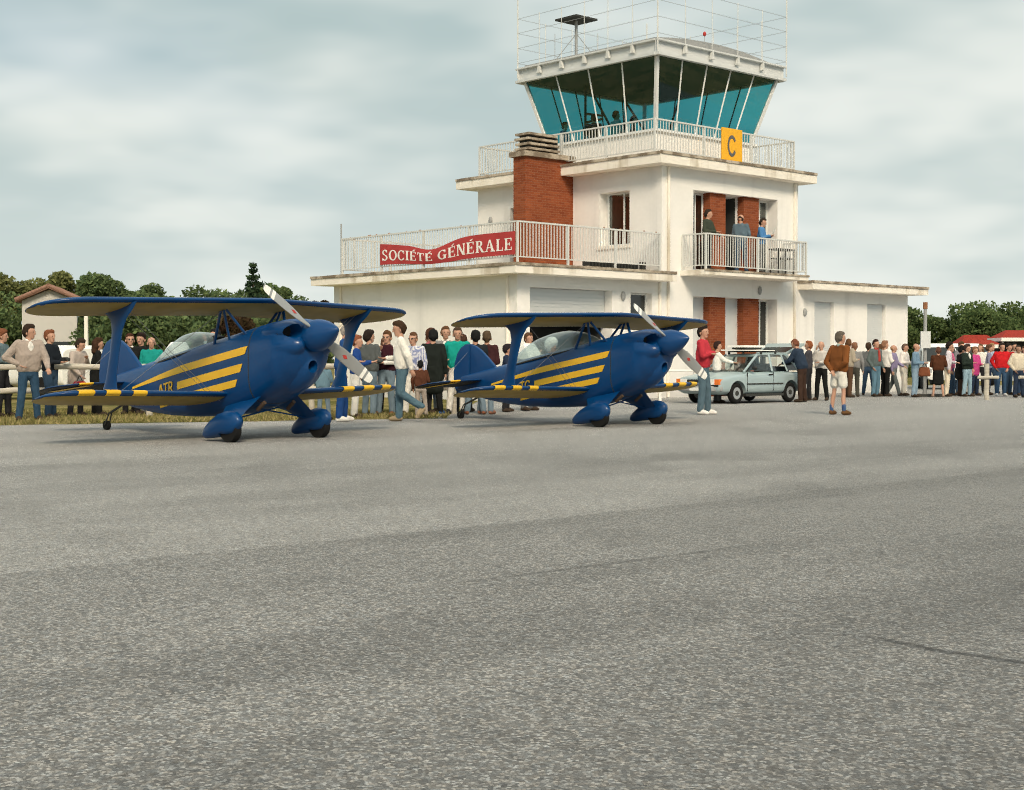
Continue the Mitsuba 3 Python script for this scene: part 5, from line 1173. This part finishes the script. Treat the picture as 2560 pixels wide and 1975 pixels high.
for i in range(5):
    x, y = 1.1 + i * 0.92, 37.2 + i * 0.1
    add(mf, 'post', bx(x - .035, x + .035, y - .035, y + .035, 0, 0.9), 'm_white')
    if i < 4:
        for z in (0.82, 0.40): add(mf, 'rail', cat(tube((x, y - .05, z), (x + .92, y + .05, z), 0.03, n=6)), 'm_white')
rfc = thing('rail_fence', 'pale post with short cross rail among the crowd on the right', 'fence')
add(rfc, 'post', log((13.05, 39.6, -.1), (13.05, 39.6, 1.0), 0.07, 3), 'm_wood', 40)
add(rfc, 'rail', log((12.78, 39.52, 0.62), (13.36, 39.52, 0.62), 0.045, 4), 'm_wood', 40)
rfd = thing('rail_fence', 'pale rail at the right edge of the picture behind the anorak', 'fence')
add(rfd, 'rail', log((14.3, 40.6, 0.60), (15.8, 41.2, 0.60), 0.045, 5), 'm_wood', 40); add(rfd, 'post', log((15.4, 41.1, -.1), (15.4, 41.1, 0.95), 0.07, 6), 'm_wood', 40)
sp = thing('signpost', 'tall grey signpost with a pale box beside the right wing', 'post')
add(sp, 'pole', tube((12.33, 43.0, 0), (12.33, 43.0, 2.62), 0.06, 0.05, n=10), 'm_grey', 40); add(sp, 'cap', tube((12.33, 43.0, 2.62), (12.33, 43.0, 2.82), 0.07, n=8), 'm_rust', 40)
add(sp, 'box', bx(12.16, 12.45, 42.84, 42.93, 1.45, 1.95), 'm_beam'); add(sp, 'base', bx(12.1, 12.8, 42.8, 43.2, 0, 0.08), 'm_dark')
tp = thing('utility_pole', 'plain concrete pole beside the white hut', 'pole')
add(tp, 'pole', tube((-13.3, 45.0, 0), (-13.3, 45.0, 2.85), 0.075, 0.06, n=10), 'm_slab', 40)
add(tp, 'arm', bx(-13.5, -13.1, 44.96, 45.04, 2.7, 2.76), 'm_grey')
# the hut
HM = trans(-19.25, 60.0) @ rotz(10)
hut = thing('white_hut', 'white plastered hut with a low terracotta gable roof behind the fence', 'hut')
hw = cat(prism(Polygon([(-1.1, 0), (1.1, 0), (1.1, 3.55), (0, 4.02), (-1.1, 3.55)]), 0, 4.0)); hw.apply_transform(np.array([[1, 0, 0, 0], [0, 0, 1, 0], [0, 1, 0, 0], [0, 0, 0, 1]], float)); hw.fix_normals()
add(hut, 'wall', hw, 'm_hut', M=HM)
rk = num(hut + '__roof'); labels[rk] = {'label': 'terracotta tiled gable roof'}
def roofside(x0, z0, x1, z1):
    out = loft([np.array([(x0, y, z0), (x1, y, z1), (x1, y, z1 + 0.07), (x0, y, z0 + 0.07)]) for y in (-0.35, 4.3)])
    return out
mm = cat(roofside(-1.32, 3.48, 0, 4.06), roofside(1.32, 3.48, 0, 4.06)); mm.apply_transform(HM); scene[rk] = mikit.ply(mm, 'm_terra')
for sd, xe in ((-1, -1.32), (1, 1.32)):
    for i in range(16):
        y = -0.33 + i * 0.29
        tl = tube((xe, y, 3.57), (sd * 0.04, y, 4.15), 0.085, 0.075, n=8); tl.apply_transform(HM); kk = num(rk + '__tile'); scene[kk] = mikit.ply(tl, 'm_terra', 40)
tl = tube((0, -0.36, 4.16), (0, 4.3, 4.16), 0.10, n=8); add(hut, 'ridge_tile', tl, 'm_terra', 40, M=HM, under=None) if False else add(hut, 'ridge_tile', tl, 'm_terra', 40, M=HM)
add(hut, 'window', bx(-0.1, 0.85, -0.03, 0.05, 1.55, 1.85), 'm_window', M=HM); add(hut, 'window_sill', bx(-0.16, 0.91, -0.08, 0.0, 1.48, 1.545), 'm_slab', M=HM)
add(hut, 'door', bx(-0.85, -0.25, -0.03, 0.03, 0.0, 1.45), 'm_grey', M=HM)
# red-roofed stands on the far right
def stand(x, y, w, d, z, name, lab, peak):
    k = thing('market_stand', lab, 'stand', None)
    add(k, 'roof', loft([np.array([(x - w / 2, y - d / 2, z), (x + w / 2, y - d / 2, z), (x + w / 2, y + d / 2, z), (x - w / 2, y + d / 2, z)]), np.array([(x - w * .28, y - .1, z + peak), (x + w * .28, y - .1, z + peak), (x + w * .28, y + .1, z + peak), (x - w * .28, y + .1, z + peak)])]), 'm_redroof')
    add(k, 'valance', cat(bx(x - w / 2 - .02, x + w / 2 + .02, y - d / 2 - .03, y - d / 2, z - .17, z + .01), bx(x - w / 2 - .04, x - w / 2 - 0.021, y - d / 2, y + d / 2, z - .17, z + .01)), 'm_white')
    for sx in (-1, 1):
        for sy in (-1, 1): add(k, 'post', bx(x + sx * (w / 2 - .06) - .03, x + sx * (w / 2 - .06) + .03, y + sy * (d / 2 - .06) - .03, y + sy * (d / 2 - .06) + .03, 0, z - 0.002), 'm_grey')
    add(k, 'counter', bx(x - w / 2 + .1, x + w / 2 - .1, y - d / 2 + .1, y - d / 2 + .5, 0, 1.0), 'm_shutter')
    add(k, 'back_wall', bx(x - w / 2 + .1, x + w / 2 - .1, y + d / 2 - .2, y + d / 2 - .1, 0, z - 0.1), 'm_dark')
stand(24.4, 75.0, 1.75, 1.8, 1.86, 'a', 'small red-roofed stand with a white valance behind the right crowd', 0.26)
stand(26.6, 75.5, 2.6, 2.2, 2.22, 'b', 'taller red-roofed stand at the right edge of the picture', 0.42)
stand(25.4, 79.0, 2.2, 2.0, 1.95, 'c', 'red peaked stand between the small and the tall red-roofed stands', 0.5)
def van(x, y, deg, lab, L=4.4, W=1.9, Hh=2.1):
    k = thing('parked_van', lab, 'van'); M = trans(x, y) @ rotz(deg)
    rings = [superellipse(W / 2 * a, zt, 0.35, xx, 20, 5) for xx, a, zt in ((-L / 2, .93, Hh - .1), (-L / 2 + .1, 1, Hh), (L / 2 - 1.6, 1, Hh), (L / 2 - 1.2, .98, Hh - .1), (L / 2 - .55, .95, .58 * Hh), (L / 2 - .05, .9, .48 * Hh), (L / 2, .82, .44 * Hh))]
    add(k, 'body', loft(rings), 'm_carwhite', 35, M=M)
    for s in (-1, 1):
        add(k, 'side_window', bx(L / 2 - 1.75, L / 2 - 1.15, s * W / 2 * .99, s * (W / 2 + .006), .6 * Hh, .85 * Hh), 'm_window', M=M)
        for xx in (-L / 2 + .8, L / 2 - .85): add(k, 'wheel', tube((xx, s * (W / 2 - .2), .32), (xx, s * (W / 2 + .01), .32), .32, n=20), 'm_tyre', 40, M=M)
    add(k, 'windscreen', loft([np.array([(L / 2 - .60, -W * .43, .6 * Hh), (L / 2 - .60, W * .43, .6 * Hh), (L / 2 - .57, W * .43, .6 * Hh + .02), (L / 2 - .57, -W * .43, .6 * Hh + .02)]), np.array([(L / 2 - 1.13, -W * .40, .9 * Hh), (L / 2 - 1.13, W * .40, .9 * Hh), (L / 2 - 1.1, W * .40, .9 * Hh + .02), (L / 2 - 1.1, -W * .40, .9 * Hh + .02)])]), 'm_window', M=M)
    for s in (-1, 1): add(k, 'headlight', bx(L / 2 - .06, L / 2 + .01, s * .55 - .12, s * .55 + .12, .36 * Hh, .45 * Hh), 'm_steel', M=M)
van(16.1, 54.5, 262, 'white van seen behind the crowd right of the signpost', L=3.2, W=1.35, Hh=1.72)
van(19.5, 62.5, 268, 'second white van half hidden behind the crowd and the stand', Hh=1.8)

# ------------------------------------------------------------------ trees
def tree(lab, x, y, h, rad, seed, c0, c1, kind='broad', group=None, n=5200, leaf=0.20, base=0.18):
    g = np.random.default_rng(seed)
    k = thing({'broad': 'broadleaf_tree', 'conifer': 'conifer_tree', 'bush': 'shrub'}[kind], lab, 'tree' if kind != 'bush' else 'shrub', group)
    tr = [tube((x, y, -.1), (x + g.normal() * .1, y, h * .5), max(.10, rad * .09), rad * .05, n=8)]
    pts = []
    if kind == 'conifer':
        tr = [tube((x, y, -.1), (x, y, h * .98), .16, .02, n=8)]
        for i in range(int(h / 0.28)):
            zz = 0.12 * h + i * 0.28; rr_ = rad * max(0.0, 1 - zz / h) ** 0.85 + 0.08
            for b in range(7):
                a = g.uniform(0, 2 * PI); ln = rr_ * g.uniform(.45, 1.35)
                m = int(10 + 14 * ln); u = g.uniform(0.1, 1, m) ** .7
                pts.append(np.stack([x + np.cos(a) * ln * u + g.normal(0, .06, m), y + np.sin(a) * ln * u + g.normal(0, .06, m), zz - u * ln * .28 + g.normal(0, .05, m) + .12 * u * u], 1))
        P = np.vstack(pts); shade = g.uniform(.7, 1.15, len(P)); leaf = 0.13
    else:
        nb_ = int(10 + rad * 9); cl = []
        for i in range(nb_):
            a = g.uniform(0, 2 * PI); w = g.uniform(0, 1) ** .5; zz = g.uniform(base, 0.93)
            env = math.sin(PI * min(1, max(0.05, (zz - base * .6) / (1.04 - base * .6))) ** .8) ** .6
            cl.append((x + math.cos(a) * w * rad * env, y + math.sin(a) * w * rad * env, zz * h, rad * g.uniform(.22, .42), g.uniform(.70, 1.2)))
            if i % 2 == 0: tr.append(tube((x, y, h * g.uniform(.2, .45)), cl[-1][:3], rad * .035, .02, n=5))
        S = []
        for (cx, cy, cz, r_, br) in cl:
            m = int(n / nb_); v = g.normal(size=(m, 3)); v /= np.linalg.norm(v, axis=1, keepdims=True); q = r_ * g.uniform(.45, 1.12, m)[:, None] ** .6
            pts.append(np.array((cx, cy, cz)) + v * q * (1, 1, .82)); S.append(br * g.uniform(.75, 1.2, m))
        P = np.vstack(pts); shade = np.concatenate(S); ok = P[:, 2] > 0.05; P, shade = P[ok], shade[ok]
    m = len(P); a = g.normal(size=(m, 3)); a /= np.linalg.norm(a, axis=1, keepdims=True); b = np.cross(a, g.normal(size=(m, 3))); b /= np.linalg.norm(b, axis=1, keepdims=True)
    sz = leaf * g.uniform(.6, 1.25, (m, 1)); V = np.stack([P - a * sz, P + b * sz * .55, P + a * sz, P - b * sz * .55], 1).reshape(-1, 3)
    F = (np.arange(m)[:, None] * 4 + np.array([0, 1, 2, 0, 2, 3])).reshape(-1, 3)
    w = g.random((m, 1)); C = (np.array(c0) * (1 - w) + np.array(c1) * w) * shade[:, None]
    add(k, 'trunk', cat(tr), 'm_bark', 40)
    add(k, 'crown', trimesh.Trimesh(V, F, process=False), 'm_leaf', color=np.repeat(C, 4, 0), stuff=False)
OL0, OL1 = (0.14, 0.165, 0.065), (0.30, 0.31, 0.125)
DG0, DG1 = (0.085, 0.135, 0.065), (0.19, 0.25, 0.10)
LT = 'trees behind the left fence'
for i, (lab, x, y, h, rd, kd, c) in enumerate((
    ('olive-green tree at the left edge of the picture', -26.2, 72, 5.1, 2.2, 'broad', 0), ('olive tree just left of the white hut', -24.3, 73, 5.3, 1.9, 'broad', 0),
    ('bushy tree with an uneven top behind the white hut', -22.6, 74, 5.6, 1.9, 'broad', 0), ('tallest round-topped tree right of the hut', -20.6, 72, 5.65, 1.7, 'broad', 1),
    ('tree sloping down right of the tallest one', -19.1, 73, 4.9, 1.7, 'broad', 1), ('low dark tree above the first tail fin', -17.6, 72, 4.1, 1.6, 'broad', 1),
    ('dark round tree to the left of the conifer spire', -14.5, 72, 4.8, 2.1, 'broad', 1), ('dark round tree to the right of the conifer spire', -11.9, 72, 4.9, 1.7, 'broad', 1),
    ('small reddish bush against the left end of the garage wing', -9.5, 72, 4.15, 0.8, 'bush', 2), ('dark bush under the first upper wing', -12.2, 60, 3.2, 2.2, 'bush', 1),
    ('dark bush behind the first tail fin', -15.0, 58, 3.4, 2.4, 'bush', 1), ('dark bush behind the concrete pole', -17.8, 62, 3.5, 1.9, 'bush', 1), ('dark bush behind the left end of the fence', -23.0, 62, 3.6, 2.5, 'bush', 1),
    ('dark bush left of the garage wing', -9.6, 60, 2.9, 1.9, 'bush', 1), ('dark bush behind the cabane struts', -10.0, 52, 2.8, 1.7, 'bush', 1), ('small reddish-leaved shrub behind the first cockpit', -8.6, 44, 2.4, 0.9, 'bush', 2))):
    c0, c1 = ((OL0, OL1), (DG0, DG1), ((0.055, 0.03, 0.022), (0.09, 0.07, 0.035)))[c]
    tree(lab, x, y, h, rd, 300 + i, c0, c1, kd, LT, n=13000, leaf=0.115, base=0.08 if kd == 'bush' else 0.14)
tree('pointed dark conifer rising behind the round trees', -12.75, 71, 5.45, 2.5, 350, (0.03, 0.06, 0.035), (0.07, 0.11, 0.055), 'conifer')
for i, (lab, x, y, h, rd) in enumerate((('dark tree at the right end of the tower building', 24.0, 90, 4.3, 2.2), ('tree between the signpost and the large right tree', 26.4, 91, 3.6, 2.4), ('tree left of the large right tree', 28.6, 90, 4.3, 2.4),
    ('large round tree on the far right', 30.7, 91, 4.8, 2.6), ('tree falling away at the right of the large one', 32.4, 92, 4.2, 1.9), ('low tree behind the red stands', 35.6, 95, 3.0, 2.6))):
    tree(lab, x, y, h, rd, 400 + i, (0.08, 0.13, 0.055), (0.18, 0.235, 0.09), 'broad', 'trees on the far right', n=13000, leaf=0.125, base=0.06)
van(-13.0, 40.0, 146, 'plain white van parked behind the left fence in front of the bushes', L=3.4, W=1.6, Hh=1.5)
